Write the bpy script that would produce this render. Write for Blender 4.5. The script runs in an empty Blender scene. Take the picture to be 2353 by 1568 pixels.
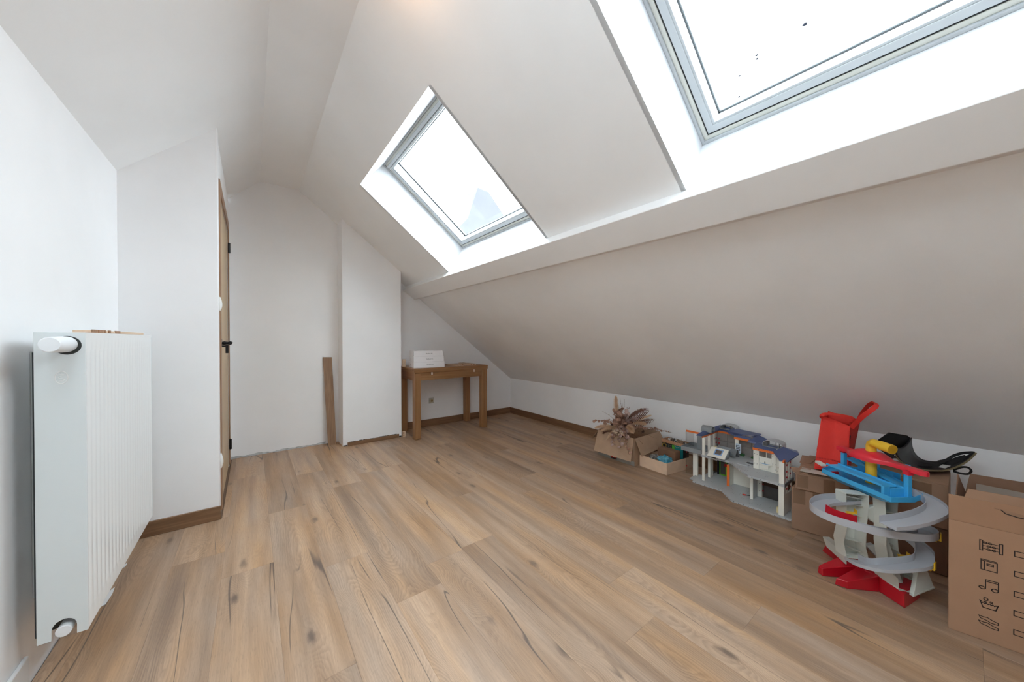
import bpy, bmesh, math, random
from math import sin, cos, pi, radians, sqrt, atan2
from mathutils import Vector, Matrix, noise as mnoise
random.seed(7)
SC = bpy.context.scene
COL = SC.collection

# ---------------------------------------------------------------- camera
cam_d = bpy.data.cameras.new('camera')
cam = bpy.data.objects.new('camera', cam_d)
COL.objects.link(cam)
YAW, PITCH, ROLL = 0.646357, -0.00628, -0.002078
_F = Vector((sin(YAW)*cos(PITCH), cos(YAW)*cos(PITCH), sin(PITCH)))
_R0 = Vector((cos(YAW), -sin(YAW), 0)); _U0 = _R0.cross(_F)
_R = _R0*cos(ROLL) + _U0*sin(ROLL); _U = -_R0*sin(ROLL) + _U0*cos(ROLL)
M = Matrix((( _R.x, _U.x, -_F.x, 0), (_R.y, _U.y, -_F.y, 0), (_R.z, _U.z, -_F.z, 1.08), (0, 0, 0, 1)))
cam.matrix_world = M
cam_d.sensor_width = 36.0
cam_d.lens = 792.18/2353*36.0
cam_d.clip_start = 0.02
SC.camera = cam

# ---------------------------------------------------------------- world: bright overcast sky
SKY = 11.8
w = bpy.data.worlds.new('overcast_sky'); SC.world = w; w.use_nodes = True
nt = w.node_tree; bg = nt.nodes['Background']
tc = nt.nodes.new('ShaderNodeTexCoord'); sep = nt.nodes.new('ShaderNodeSeparateXYZ')
rmp = nt.nodes.new('ShaderNodeValToRGB')
nt.links.new(tc.outputs['Generated'], sep.inputs[0]); nt.links.new(sep.outputs['Z'], rmp.inputs[0])
rmp.color_ramp.elements[0].position = 0.0; rmp.color_ramp.elements[0].color = (0.73, 0.80, 0.86, 1)
rmp.color_ramp.elements[1].position = 0.9; rmp.color_ramp.elements[1].color = (0.845, 0.94, 1.01, 1)
nt.links.new(rmp.outputs[0], bg.inputs['Color'])
bg.inputs['Strength'].default_value = SKY

# ---------------------------------------------------------------- exposure
SC.view_settings.view_transform = 'Standard'
SC.view_settings.look = 'None'
SC.view_settings.exposure = 0.0
SC.view_settings.gamma = 1.0
SC.view_settings.use_curve_mapping = False
SC.cycles.max_bounces = 16
SC.cycles.diffuse_bounces = 10
SC.cycles.transparent_max_bounces = 16

# ---------------------------------------------------------------- helpers
def s2l(c):
    return c/12.92 if c <= 0.04045 else ((c+0.055)/1.055)**2.4
def rgb(r, g, b): return (s2l(r/255), s2l(g/255), s2l(b/255), 1)

def mat(name, col, rough=0.6, metal=0.0, bump=0.0, bscale=60, mottle=0.0, mscale=8, spec=0.5, col2=None, coat=0.0, bstretch=None):
    m = bpy.data.materials.new(name); m.use_nodes = True
    n = m.node_tree.nodes; L = m.node_tree.links; b = n['Principled BSDF']
    b.inputs['Base Color'].default_value = col
    b.inputs['Roughness'].default_value = rough
    b.inputs['Metallic'].default_value = metal
    b.inputs['Specular IOR Level'].default_value = spec
    b.inputs['Coat Weight'].default_value = coat
    t = n.new('ShaderNodeTexCoord')
    if mottle > 0:
        ns = n.new('ShaderNodeTexNoise'); ns.inputs['Scale'].default_value = mscale; ns.inputs['Detail'].default_value = 5
        L.new(t.outputs['Object'], ns.inputs['Vector'])
        mx = n.new('ShaderNodeMix'); mx.data_type = 'RGBA'
        c2 = col2 if col2 else (col[0]*(1-mottle), col[1]*(1-mottle), col[2]*(1-mottle), 1)
        mx.inputs[6].default_value = col; mx.inputs[7].default_value = c2
        mr = n.new('ShaderNodeMapRange'); mr.inputs[1].default_value = 0.35; mr.inputs[2].default_value = 0.65
        L.new(ns.outputs['Fac'], mr.inputs[0]); L.new(mr.outputs[0], mx.inputs[0]); L.new(mx.outputs[2], b.inputs['Base Color'])
    if bump > 0:
        nb = n.new('ShaderNodeTexNoise'); nb.inputs['Scale'].default_value = bscale; nb.inputs['Detail'].default_value = 4
        if bstretch:
            mp = n.new('ShaderNodeMapping'); mp.inputs['Scale'].default_value = bstretch
            L.new(t.outputs['Object'], mp.inputs[0]); L.new(mp.outputs[0], nb.inputs['Vector'])
        else:
            L.new(t.outputs['Object'], nb.inputs['Vector'])
        bp = n.new('ShaderNodeBump'); bp.inputs['Strength'].default_value = bump; bp.inputs['Distance'].default_value = 0.004
        L.new(nb.outputs['Fac'], bp.inputs['Height']); L.new(bp.outputs[0], b.inputs['Normal'])
    return m

class MB:
    """collects geometry for ONE mesh object"""
    def __init__(s, M=None):
        s.v = []; s.f = []; s.mi = []; s.M = M
    def add(s, vs, fs, mi=0):
        k = len(s.v)
        for p in vs:
            p = Vector(p)
            if s.M is not None: p = s.M @ p
            s.v.append(tuple(p))
        for f in fs:
            s.f.append(tuple(k+i for i in f)); s.mi.append(mi)
        return s
    def box(s, x0, x1, y0, y1, z0, z1, mi=0):
        v = [(x0,y0,z0),(x1,y0,z0),(x1,y1,z0),(x0,y1,z0),(x0,y0,z1),(x1,y0,z1),(x1,y1,z1),(x0,y1,z1)]
        return s.add(v, [(0,3,2,1),(4,5,6,7),(0,1,5,4),(1,2,6,5),(2,3,7,6),(3,0,4,7)], mi)
    def quad(s, a, b, c, d, mi=0): return s.add([a,b,c,d], [(0,1,2,3)], mi)
    def slab(s, pts, th, mi=0):
        """polygon pts (list of 3d) extruded by vector th"""
        th = Vector(th); n = len(pts); a = [Vector(p) for p in pts]
        v = a + [p+th for p in a]
        fs = [tuple(reversed(range(n))), tuple(range(n, 2*n))]
        for i in range(n):
            j = (i+1) % n; fs.append((i, j, n+j, n+i))
        return s.add(v, fs, mi)
    def tube(s, pts, r, n=10, mi=0, cap=True, closed=False):
        pts = [Vector(p) for p in pts]; rs = r if isinstance(r, (list, tuple)) else [r]*len(pts)
        N = len(pts); vs = []; ref = None
        for i, p in enumerate(pts):
            if closed: t = pts[(i+1) % N]-pts[i-1]
            elif i == 0: t = pts[1]-p
            elif i == N-1: t = p-pts[i-1]
            else: t = (pts[i+1]-p).normalized()+(p-pts[i-1]).normalized()
            t.normalize()
            if ref is None:
                ref = Vector((0,0,1)) if abs(t.z) < 0.9 else Vector((1,0,0))
            a = ref - t*ref.dot(t)
            if a.length < 1e-5: a = t.orthogonal()
            a.normalize(); ref = a; b = t.cross(a)
            for k in range(n):
                q = 2*pi*k/n; vs.append(p + (a*cos(q)+b*sin(q))*rs[i])
        fs = []
        R = N if closed else N-1
        for i in range(R):
            i2 = (i+1) % N
            for k in range(n):
                k2 = (k+1) % n; fs.append((i*n+k, i*n+k2, i2*n+k2, i2*n+k))
        if cap and not closed:
            fs.append(tuple(reversed(range(n)))); fs.append(tuple(range((N-1)*n, N*n)))
        return s.add(vs, fs, mi)
    def ribbon(s, pts, nrm, wd, th, mi=0):
        """flat strap along pts; nrm = list of width directions"""
        vs = []; N = len(pts)
        for i, p in enumerate(pts):
            p = Vector(p); wv = Vector(nrm[i] if isinstance(nrm, list) else nrm).normalized()
            t = (Vector(pts[min(i+1,N-1)])-Vector(pts[max(i-1,0)])).normalized()
            up = t.cross(wv).normalized()
            ww = wd[i] if isinstance(wd, list) else wd
            for a, b in ((-1,-1),(1,-1),(1,1),(-1,1)): vs.append(p+wv*a*ww/2+up*b*th/2)
        fs = [(3,2,1,0), tuple((N-1)*4+k for k in range(4))]
        for i in range(N-1):
            for k in range(4):
                k2 = (k+1) % 4; fs.append((i*4+k, i*4+k2, i*4+4+k2, i*4+4+k))
        return s.add(vs, fs, mi)
    def sweep(s, prof, pts, ups=None, mi=0, closed_prof=True, side=None):
        """sweep a 2d profile (side, up) along pts; side vector per point given by side list, up = ups"""
        vs = []; n = len(prof); N = len(pts)
        for i, p in enumerate(pts):
            p = Vector(p); sd = Vector(side[i]); up = Vector(ups[i]) if ups else Vector((0,0,1))
            for a, b in prof: vs.append(p+sd*a+up*b)
        fs = []
        for i in range(N-1):
            for k in range(n if closed_prof else n-1):
                k2 = (k+1) % n; fs.append((i*n+k, i*n+k2, (i+1)*n+k2, (i+1)*n+k))
        if closed_prof:
            fs.append(tuple(reversed(range(n)))); fs.append(tuple(range((N-1)*n, N*n)))
        return s.add(vs, fs, mi)
    def build(s, name, mats, parent=None, bevel=0, smooth=False, seg=2, origin=None, sharp=35, recalc=True):
        me = bpy.data.meshes.new(name)
        o_v = s.v
        org = Vector((0,0,0))
        if origin is not None:
            org = Vector(origin); o_v = [tuple(Vector(p)-org) for p in s.v]
        me.from_pydata(o_v, [], s.f)
        if not isinstance(mats, (list, tuple)): mats = [mats]
        for m in mats: me.materials.append(m)
        for i, p in enumerate(me.polygons): p.material_index = s.mi[i]
        if recalc:
            bm = bmesh.new(); bm.from_mesh(me); bmesh.ops.recalc_face_normals(bm, faces=bm.faces); bm.to_mesh(me); bm.free()
        ob = bpy.data.objects.new(name, me); COL.objects.link(ob)
        ob.location = org
        if parent is not None:
            ob.parent = parent
            # geometry is given in world space: undo the parent's world transform
            ob.matrix_parent_inverse = world_of(parent).inverted()
        if bevel > 0:
            b = ob.modifiers.new('bevel', 'BEVEL'); b.width = bevel; b.segments = seg; b.limit_method = 'ANGLE'; b.angle_limit = radians(30)
        if smooth or bevel > 0:
            for p in me.polygons: p.use_smooth = True
            e = ob.modifiers.new('wn', 'WEIGHTED_NORMAL') if bevel > 0 else None
            if e is not None: e.keep_sharp = True
            for ed in me.edges: pass
            me.set_sharp_from_angle(angle=radians(sharp))
        return ob

def world_of(o):
    m = o.matrix_basis.copy()
    if o.parent: m = world_of(o.parent) @ o.matrix_parent_inverse @ m
    return m

def tag(o, label=None, cat=None, group=None, kind=None):
    if label: o['label'] = label
    if cat: o['category'] = cat
    if group: o['group'] = group
    if kind: o['kind'] = kind
    return o
def thing(name, label, cat, loc=(0,0,0), rz=0, group=None):
    o = bpy.data.objects.new(name, None); COL.objects.link(o)
    o.location = loc; o.rotation_euler = (0,0,rz); o.empty_display_size = 0.05
    return tag(o, label, cat, group)
def struct(o): o['kind'] = 'structure'; return o
def lerp(a, b, t): return a+(b-a)*t
def V(*a): return Vector(a)
# ================================================================= materials of the room
def wall_mat(name, col, rough=0.55, bump=0.05, mottle=0.035):
    m = mat(name, col, rough, bump=bump, bscale=45, mottle=mottle, mscale=2.3, spec=0.3)
    return m
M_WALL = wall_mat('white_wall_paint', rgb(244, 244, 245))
M_CEIL = wall_mat('white_ceiling_paint', rgb(242, 242, 242), 0.45, 0.08)
M_LOWER = wall_mat('satin_slope_paint', rgb(242, 242, 242), 0.38, 0.25, 0.05)
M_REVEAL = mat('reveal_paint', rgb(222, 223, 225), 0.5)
M_OUT = mat('roof_outside', rgb(60, 60, 62), 0.9)
M_PVC = mat('white_window_coating', rgb(182, 186, 189), 0.35)
M_PVC2 = mat('cream_window_seal', rgb(206, 206, 198), 0.5)
M_GASKET = mat('black_rubber', rgb(28, 30, 33), 0.6)
M_GLUE = mat('dark_gap', rgb(40, 36, 30), 0.9)

def glass_mat(name, tint=(0.96,0.98,0.98,1), refl=0.06):
    m = bpy.data.materials.new(name); m.use_nodes = True
    n = m.node_tree.nodes; L = m.node_tree.links; n.clear()
    out = n.new('ShaderNodeOutputMaterial'); tr = n.new('ShaderNodeBsdfTransparent'); tr.inputs[0].default_value = tint
    gl = n.new('ShaderNodeBsdfGlossy'); gl.inputs['Roughness'].default_value = 0.03
    lw = n.new('ShaderNodeLayerWeight'); lw.inputs[0].default_value = 0.5
    pw = n.new('ShaderNodeMath'); pw.operation = 'POWER'; L.new(lw.outputs['Facing'], pw.inputs[0]); pw.inputs[1].default_value = 5.0
    ad = n.new('ShaderNodeMath'); ad.operation = 'MULTIPLY_ADD'; L.new(pw.outputs[0], ad.inputs[0]); ad.inputs[1].default_value = 0.7; ad.inputs[2].default_value = refl*0.5
    mx = n.new('ShaderNodeMixShader'); L.new(ad.outputs[0], mx.inputs[0]); L.new(tr.outputs[0], mx.inputs[1]); L.new(gl.outputs[0], mx.inputs[2])
    L.new(mx.outputs[0], out.inputs[0])
    return m
M_GLASS = glass_mat('window_glass')

# ---------------------------------------------------------------- section of the roof (x,z)
ZF = 2.557                       # flat ceiling
XL, XLT = -0.565, 0.07           # left wall, left crease
XR1 = 0.38                       # right crease
K = 0.785
def zc(x): return ZF - K*(x-XR1)         # right slope
KL = 0.92
def zl(x): return ZF - KL*(XLT-x)        # left slope
P1 = (1.465, zc(1.465)); P2 = (1.427, 1.658); P3 = (1.566, 1.560)
def zlow(x): return 0.504+0.7725*(3.018-x)
XP4 = 1.600
XK = 3.018
YN, YF, YF2 = -3.30, 4.003, 4.045      # near wall, far wall (left part), far wall (right part)
SKY_Y = [(1.590, 2.920), (-0.615, 0.720)]
OX0, OZ0 = 0.693, zc(0.693)

m = MB()
# left slope, flat, right slope split around the openings
LS = (-0.46, -0.04, -1.00, 0.95)     # opening of the unseen roof window added for fill light (left slope, beside the camera)
def lsl(x0, x1, y0, y1): m.slab([(x0,y0,zl(x0)), (x1,y0,zl(x1)), (x1,y1,zl(x1)), (x0,y1,zl(x0))], (-0.10,0,0.12))
lsl(XL-0.1, LS[0], YN-0.1, YF2+0.1); lsl(LS[1], XLT, YN-0.1, YF2+0.1); lsl(LS[0], LS[1], YN-0.1, LS[2]); lsl(LS[0], LS[1], LS[3], YF2+0.1)
m.slab([(XLT, YN-0.1, ZF), (XR1, YN-0.1, ZF), (XR1, YF2+0.1, ZF), (XLT, YF2+0.1, ZF)], (0,0,0.25))
ny = (0.6175*0.30, 0, 0.7866*0.30)
def cs(x0, x1, y0, y1):
    m.slab([(x0,y0,zc(x0)), (x1,y0,zc(x1)), (x1,y1,zc(x1)), (x0,y1,zc(x0))], (0.185,0,0.232))
m.slab([(XR1,YN-0.1,ZF), (OX0,YN-0.1,OZ0), (OX0,YF2+0.1,OZ0), (XR1,YF2+0.1,ZF)], (0.09,0,0.232))
for a, b in ((YN-0.1, -0.617), (0.722, 1.588), (2.922, YF2+0.1)):
    cs(OX0, P1[0], a, b)
m.slab([(1.60, YN-0.1, zlow(1.60)), (XK+0.1, YN-0.1, zlow(XK+0.1)), (XK+0.1, YF2+0.1, zlow(XK+0.1)), (1.60, YF2+0.1, zlow(1.60))], (0.185,0,0.232), 1)
ceil = struct(m.build('ceiling', [M_CEIL, M_LOWER]))
# purlin casing under the joint of the slopes
m = MB()
m.slab([(P1[0],YN,P1[1]), (P2[0],YN,P2[1]), (P3[0],YN,P3[1]), (1.635,YN,zlow(1.635)), (1.80,YN,1.72), (1.62,YN,1.93)], (0, YF2-YN, 0))
struct(m.build('trim_1', M_CEIL, bevel=0.003))

# ---------------------------------------------------------------- skylights
FO = V(0.875, 0, 2.521); VD = V(0.788, 0, -0.616); ND = V(0.616, 0, 0.788); VLEN = 0.937
def sl(y, v, wv): return FO + VD*v + ND*wv + V(0, y, 0)
def ring(mb, y0, y1, v0, v1, s0, s1, w0, w1, mi=0):
    o = [(y0+s0, v0+s0), (y1-s0, v0+s0), (y1-s0, v1-s0), (y0+s0, v1-s0)]
    i = [(y0+s1, v0+s1), (y1-s1, v0+s1), (y1-s1, v1-s1), (y0+s1, v1-s1)]
    vs = [sl(a, b, w0) for a, b in o]+[sl(a, b, w0) for a, b in i]+[sl(a, b, w1) for a, b in o]+[sl(a, b, w1) for a, b in i]
    fs = []
    for k in range(4):
        j = (k+1) % 4
        fs += [(k, j, 4+j, 4+k), (8+k, 12+k, 12+j, 8+j), (k, 8+k, 8+j, j), (4+k, 4+j, 12+j, 12+k)]
    mb.add(vs, fs, mi)
for wi, (ya, yb) in enumerate(SKY_Y):
    root = bpy.data.objects.new('window_%d' % (wi+1), None); COL.objects.link(root); struct(root)
    root.location = sl((ya+yb)/2, VLEN/2, 0)
    # plastered reveals
    for nm, q in (('reveal', [(OX0,ya,OZ0), (OX0,yb,OZ0), tuple(sl(yb,0,0)), tuple(sl(ya,0,0))]),
                  ('reveal', [(P1[0],ya,P1[1]), (P1[0],yb,P1[1]), tuple(sl(yb,VLEN,0)), tuple(sl(ya,VLEN,0))]),
                  ('reveal', [(OX0,ya,OZ0), (P1[0],ya,P1[1]), tuple(sl(ya,VLEN,0)), tuple(sl(ya,0,0))]),
                  ('reveal', [(OX0,yb,OZ0), (P1[0],yb,P1[1]), tuple(sl(yb,VLEN,0)), tuple(sl(yb,0,0))])):
        c = sum((V(*p) for p in q), V(0,0,0))/4
        mid = sl((ya+yb)/2, VLEN/2, -0.15)
        nr = (V(*q[1])-V(*q[0])).cross(V(*q[3])-V(*q[0])).normalized()
        if nr.dot(c-mid) < 0: nr = -nr
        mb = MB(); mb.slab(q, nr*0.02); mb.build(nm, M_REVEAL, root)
    f = MB()
    ring(f, ya, yb, 0, VLEN, 0.000, 0.012, -0.004, 0.10)
    ring(f, ya, yb, 0, VLEN, 0.0115, 0.029, 0.006, 0.10, 1)
    fr = f.build('window_frame', [M_PVC, M_PVC2], root, bevel=0.002)
    g = MB(); ring(g, ya, yb, 0, VLEN, 0.0288, 0.0362, 0.010, 0.09); g.build('rubber_seal', M_GASKET, fr)
    s = MB()
    ring(s, ya, yb, 0, VLEN, 0.0355, 0.062, 0.002, 0.085)
    ring(s, ya, yb, 0, VLEN, 0.061, 0.071, 0.006, 0.085)
    sash = s.build('sash', M_PVC, root, bevel=0.0015)
    g = MB(); ring(g, ya, yb, 0, VLEN, 0.0705, 0.0724, 0.070, 0.085); g.build('glazing_seal', M_GASKET, sash)
    g = MB(); ring(g, ya, yb, 0, VLEN, 0.0724, 0.077, 0.079, 0.086); g.build('glazing_spacer', mat('spacer_metal', rgb(214,218,224), 0.35, 0.2), sash)
    # ventilation bar and flap along the top
    vb = MB()
    A = [(ya+0.030, 0.030), (yb-0.030, 0.030)]
    def vbar(v0, v1, w0, w1, mi=0, e=0.033):
        vb.add([sl(ya+e,v0,w0), sl(yb-e,v0,w0), sl(yb-e,v1,w0), sl(ya+e,v1,w0), sl(ya+e,v0,w1), sl(yb-e,v0,w1), sl(yb-e,v1,w1), sl(ya+e,v1,w1)],
               [(0,3,2,1),(4,5,6,7),(0,1,5,4),(1,2,6,5),(2,3,7,6),(3,0,4,7)], mi)
    vbar(0.030, 0.052, -0.010, 0.02); vbar(0.056, 0.066, -0.006, 0.02)
    vb.build('ventilation_flap', M_PVC, sash, bevel=0.002)
    p = MB(); p.slab([sl(ya+0.072,0.072,0.074), sl(yb-0.072,0.072,0.074), sl(yb-0.072,VLEN-0.072,0.074), sl(ya+0.072,VLEN-0.072,0.074)], ND*0.004)
    p.build('glass_pane', M_GLASS, sash)
    # rain and dirt spots on the panes
    sp = MB()
    if wi == 1:
        for y, v, r in ((0.336,0.7211,0.0050), (0.477,0.7318,0.0032), (0.479,0.7436,0.0034), (0.573,0.6929,0.0014), (0.543,0.7681,0.0030), (0.544,0.7952,0.0014), (0.565,0.8409,0.0032)):
            ry = 1.35 if r > 0.0028 else 1.0
            vs = [sl(y+r*ry*cos(q*pi/5)*(1+0.15*sin(3*q)), v+r*sin(q*pi/5)*(1+0.12*cos(2*q)), 0.0735) for q in range(10)]
            sp.slab(vs, ND*-0.0012)
    else:
        for y, v, r in ((2.45,0.86,0.0018), (1.98,0.72,0.0018), (1.9,0.55,0.0015)):
            vs = [sl(y+r*cos(q*pi/4), v+r*sin(q*pi/4), 0.0735) for q in range(8)]
            sp.slab(vs, ND*-0.0012)
    o = sp.build('dirt_spots', mat('grey_dirt', rgb(70, 76, 92), 0.8), sash); o['kind'] = 'stuff'

# unseen roof window added in the left slope for fill light, level with and behind the camera
root = bpy.data.objects.new('window_3', None); COL.objects.link(root); struct(root)
def lp(x, y, o): return V(x-0.10*o, y, zl(x)+0.12*o)
root.location = lp((LS[0]+LS[1])/2, (LS[2]+LS[3])/2, 1)
mb = MB()
for a in ((LS[0],LS[0]+0.03,LS[2],LS[3]), (LS[1]-0.03,LS[1],LS[2],LS[3]), (LS[0]+0.03,LS[1]-0.03,LS[2],LS[2]+0.04), (LS[0]+0.03,LS[1]-0.03,LS[3]-0.04,LS[3])):
    mb.slab([lp(a[0],a[2],0.6), lp(a[1],a[2],0.6), lp(a[1],a[3],0.6), lp(a[0],a[3],0.6)], (-0.04,0,0.05))
mb.build('window_frame', M_PVC, root)
mb = MB(); mb.slab([lp(LS[0]+0.03,LS[2]+0.04,0.8), lp(LS[1]-0.03,LS[2]+0.04,0.8), lp(LS[1]-0.03,LS[3]-0.04,0.8), lp(LS[0]+0.03,LS[3]-0.04,0.8)], (-0.004,0,0.005)); mb.build('glass_pane', M_GLASS, root)

# opaque roof round the windows so that daylight only comes through the panes
rf = MB()
def rs(y0, y1, v0, v1): rf.slab([sl(y0,v0,0.02), sl(y1,v0,0.02), sl(y1,v1,0.02), sl(y0,v1,0.02)], ND*0.06)
rs(YN-0.3, YF2+0.3, -0.95, 0.0); rs(YN-0.3, YF2+0.3, VLEN, 3.1)
for a, b in ((YN-0.3, -0.615), (0.720, 1.590), (2.920, YF2+0.3)): rs(a, b, 0.0, VLEN)
struct(rf.build('roof', M_OUT))

# ---------------------------------------------------------------- walls
def wall(name, poly, th, mt=None):
    mb = MB(); mb.slab(poly, th); return struct(mb.build(name, mt or M_WALL))
def zroof(x):
    if x <= XLT: return zl(x)
    if x <= XR1: return ZF
    return min(zc(x), 9)
wall('wall_left', [(XL,YN-0.1,-0.2), (XL,YF2,-0.2), (XL,YF2,zl(XL)+0.1), (XL,YN-0.1,zl(XL)+0.1)], (-0.15,0,0))
wall('wall_right', [(XK,YN-0.1,-0.2), (XK,YF2+0.1,-0.2), (XK,YF2+0.1,0.60), (XK,YN-0.1,0.60)], (0.15,0,0))
sec = [(-0.165,-0.2), (1.30,-0.2), (1.30,zc(1.30)+0.1), (XR1,ZF+0.1), (XLT,ZF+0.1), (-0.165,zl(-0.165)+0.1)]
wall('wall_far', [(x,YF,z) for x, z in sec], (0,0.15,0))
sec = [(1.25,-0.2), (XK+0.1,-0.2), (XK+0.1,0.6), (1.6,1.85), (1.25,zc(1.25)+0.1)]
wall('wall_far_right', [(x,YF2,z) for x, z in sec], (0,0.15,0))
sec = [(XL-0.1,-0.2), (XK+0.1,-0.2), (XK+0.1,0.6), (1.6,1.85), (XR1,ZF+0.1), (XLT,ZF+0.1), (XL-0.1,zl(XL-0.1)+0.05)]
wall('wall_near', [(x,YN,z) for x, z in sec], (0,-0.15,0))
# stair block left: front faces the room, door in its side
YB, XB = 2.712, -0.160
mb = MB()
mb.slab([(XL-0.05,YB,-0.1), (XB,YB,-0.1), (XB,YB,zl(XB)+0.05), (XL-0.05,YB,zl(XL-0.05)+0.05)], (0,0.09,0))
struct(mb.build('wall_corner', M_WALL, bevel=0.002))
# the side wall around the door opening
DY0, DY1, DZ1 = 2.862, 3.800, 2.015
mb = MB()
mb.box(XB-0.12, XB-0.0005, YB+0.085, DY0, -0.1, 2.30)
mb.box(XB-0.12, XB-0.0005, DY1, YF, -0.1, 2.30)
mb.box(XB-0.12, XB-0.0005, DY0, DY1, DZ1, 2.30)
mb.slab([(XB-0.12,YB+0.085,2.29), (XB-0.12,YF,2.29), (XB-0.12,YF,zl(XB-0.12)+0.05), (XB-0.12,YB+0.085,zl(XB-0.12)+0.05)], (0.1195,0,0.10))
struct(mb.build('wall_door', M_WALL))
# chimney block right of the niche
mb = MB()
X0, X1, YC = 0.724, 1.318, 3.781
mb.slab([(X0,YC,-0.1), (X1,YC,-0.1), (X1,YC,zc(X1)+0.03), (X0,YC,zc(X0)+0.03)], (0,YF2-YC,0))
struct(mb.build('wall_chimney', M_WALL, bevel=0.003))

# ---------------------------------------------------------------- floor of laminate planks
def plank_mat():
    m = bpy.data.materials.new('oak_laminate'); m.use_nodes = True
    n = m.node_tree.nodes; L = m.node_tree.links; b = n['Principled BSDF']
    def math_(op, a, c=None, d=None):
        k = n.new('ShaderNodeMath'); k.operation = op
        for i, x in enumerate((a, c, d)):
            if x is None: continue
            if isinstance(x, (int, float)): k.inputs[i].default_value = x
            else: L.new(x, k.inputs[i])
        return k.outputs[0]
    tc = n.new('ShaderNodeTexCoord'); oi = n.new('ShaderNodeObjectInfo')
    rnd = oi.outputs['Random']
    sp = n.new('ShaderNodeSeparateXYZ'); L.new(tc.outputs['Object'], sp.inputs[0])
    X, Y = sp.outputs[0], sp.outputs[1]
    # two printed strips per board, each with its own seed
    def coord(x, y, z):
        c = n.new('ShaderNodeCombineXYZ')
        for i, q in enumerate((x, y, z)):
            if isinstance(q, (int, float)): c.inputs[i].default_value = q
            else: L.new(q, c.inputs[i])
        return c.outputs[0]
    seed = math_('MULTIPLY', rnd, 37.3)
    def nz(vec, scale, detail=2, rough=0.5):
        t = n.new('ShaderNodeTexNoise'); t.inputs['Scale'].default_value = scale; t.inputs['Detail'].default_value = detail; t.inputs['Roughness'].default_value = rough
        L.new(vec, t.inputs['Vector']); return t.outputs['Fac']
    def mr(v, a, bb, c=0.0, d=1.0, smooth=True):
        k = n.new('ShaderNodeMapRange'); k.interpolation_type = 'SMOOTHSTEP' if smooth else 'LINEAR'
        L.new(v, k.inputs[0]); k.inputs[1].default_value = a; k.inputs[2].default_value = bb; k.inputs[3].default_value = c; k.inputs[4].default_value = d
        return k.outputs[0]
    # knots: sparse voronoi cells, squeezed along the board
    kv = coord(math_('MULTIPLY', X, 7.5), math_('MULTIPLY', Y, 3.0), seed)
    vo = n.new('ShaderNodeTexVoronoi'); vo.feature = 'F1'; vo.inputs['Scale'].default_value = 1.0; vo.inputs['Randomness'].default_value = 1.0
    L.new(kv, vo.inputs['Vector'])
    kd = vo.outputs['Distance']
    kr = n.new('ShaderNodeSeparateColor'); L.new(vo.outputs['Color'], kr.inputs[0])
    kon = mr(kr.outputs[0], 0.30, 0.36)
    kdn = math_('ADD', kd, math_('MULTIPLY', math_('SUBTRACT', nz(coord(math_('MULTIPLY', X, 60.0), math_('MULTIPLY', Y, 22.0), seed), 1.0, 4, 0.65), 0.5), 0.16))
    knot = math_('MULTIPLY', mr(kdn, 0.02, 0.17, 1.0, 0.0), kon)
    kfield = math_('MULTIPLY', mr(kd, 0.0, 0.50, 1.0, 0.0), kon)
    # warped rings giving cathedral figures
    low = nz(coord(math_('MULTIPLY', X, 3.0), math_('MULTIPLY', Y, 0.7), seed), 1.0, 2)
    low2 = nz(coord(math_('MULTIPLY', X, 9.0), math_('MULTIPLY', Y, 1.5), math_('ADD', seed, 9.1)), 1.0, 4, 0.6)
    xs = math_('ADD', X, math_('MULTIPLY', math_('SUBTRACT', low, 0.5), 0.16))
    dep = math_('ADD', math_('MULTIPLY', math_('SUBTRACT', nz(coord(0.0, math_('MULTIPLY', Y, 1.3), math_('ADD', seed, 3.0)), 1.0, 1), 0.5), 0.30), 0.02)
    r = math_('SQRT', math_('ADD', math_('MULTIPLY', xs, xs), math_('MULTIPLY', dep, dep)))
    r = math_('ADD', r, math_('MULTIPLY', low2, 0.055))
    r = math_('ADD', r, math_('MULTIPLY', kfield, 0.055))
    ph = math_('MULTIPLY', r, 120.0)
    band = math_('FRACT', ph)
    ring_ = mr(band, 0.0, 0.75, 0.0, 1.0)
    ring_b = mr(band, 0.80, 1.0, 1.0, 0.0)
    rings = math_('MULTIPLY', math_('MULTIPLY', ring_, ring_b), mr(nz(coord(math_('MULTIPLY', X, 6.0), math_('MULTIPLY', Y, 0.8), math_('ADD', seed, 41.0)), 1.0, 2), 0.38, 0.62))
    # broad tone streaks
    tone = nz(coord(math_('MULTIPLY', X, 17.0), math_('MULTIPLY', Y, 0.9), math_('ADD', seed, 5.0)), 1.0, 3)
    fine = nz(coord(math_('MULTIPLY', X, 330.0), math_('MULTIPLY', Y, 9.0), seed), 1.0, 3, 0.6)
    pores = nz(coord(math_('MULTIPLY', X, 620.0), math_('MULTIPLY', Y, 30.0), seed), 1.0, 2, 0.6)
    # cracks
    cw = nz(coord(math_('MULTIPLY', X, 7.0), math_('MULTIPLY', Y, 0.42), math_('ADD', seed, 17.0)), 1.0, 2, 0.35)
    crack = mr(math_('ABSOLUTE', math_('SUBTRACT', cw, 0.50)), 0.0008, 0.0060, 1.0, 0.0)
    cmask = mr(nz(coord(math_('MULTIPLY', X, 5.0), math_('MULTIPLY', Y, 1.5), math_('ADD', seed, 23.0)), 1.0, 2), 0.46, 0.55)
    crack = math_('MULTIPLY', crack, cmask)
    ramp = n.new('ShaderNodeValToRGB')
    e = ramp.color_ramp.elements
    e[0].position = 0.22; e[0].color = rgb(122, 97, 78)
    e[1].position = 0.78; e[1].color = rgb(200, 165, 132)
    k = e.new(0.5); k.color = rgb(168, 137, 110)
    v = math_('ADD', math_('MULTIPLY', tone, 0.64), math_('MULTIPLY', rings, 0.11))
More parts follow.
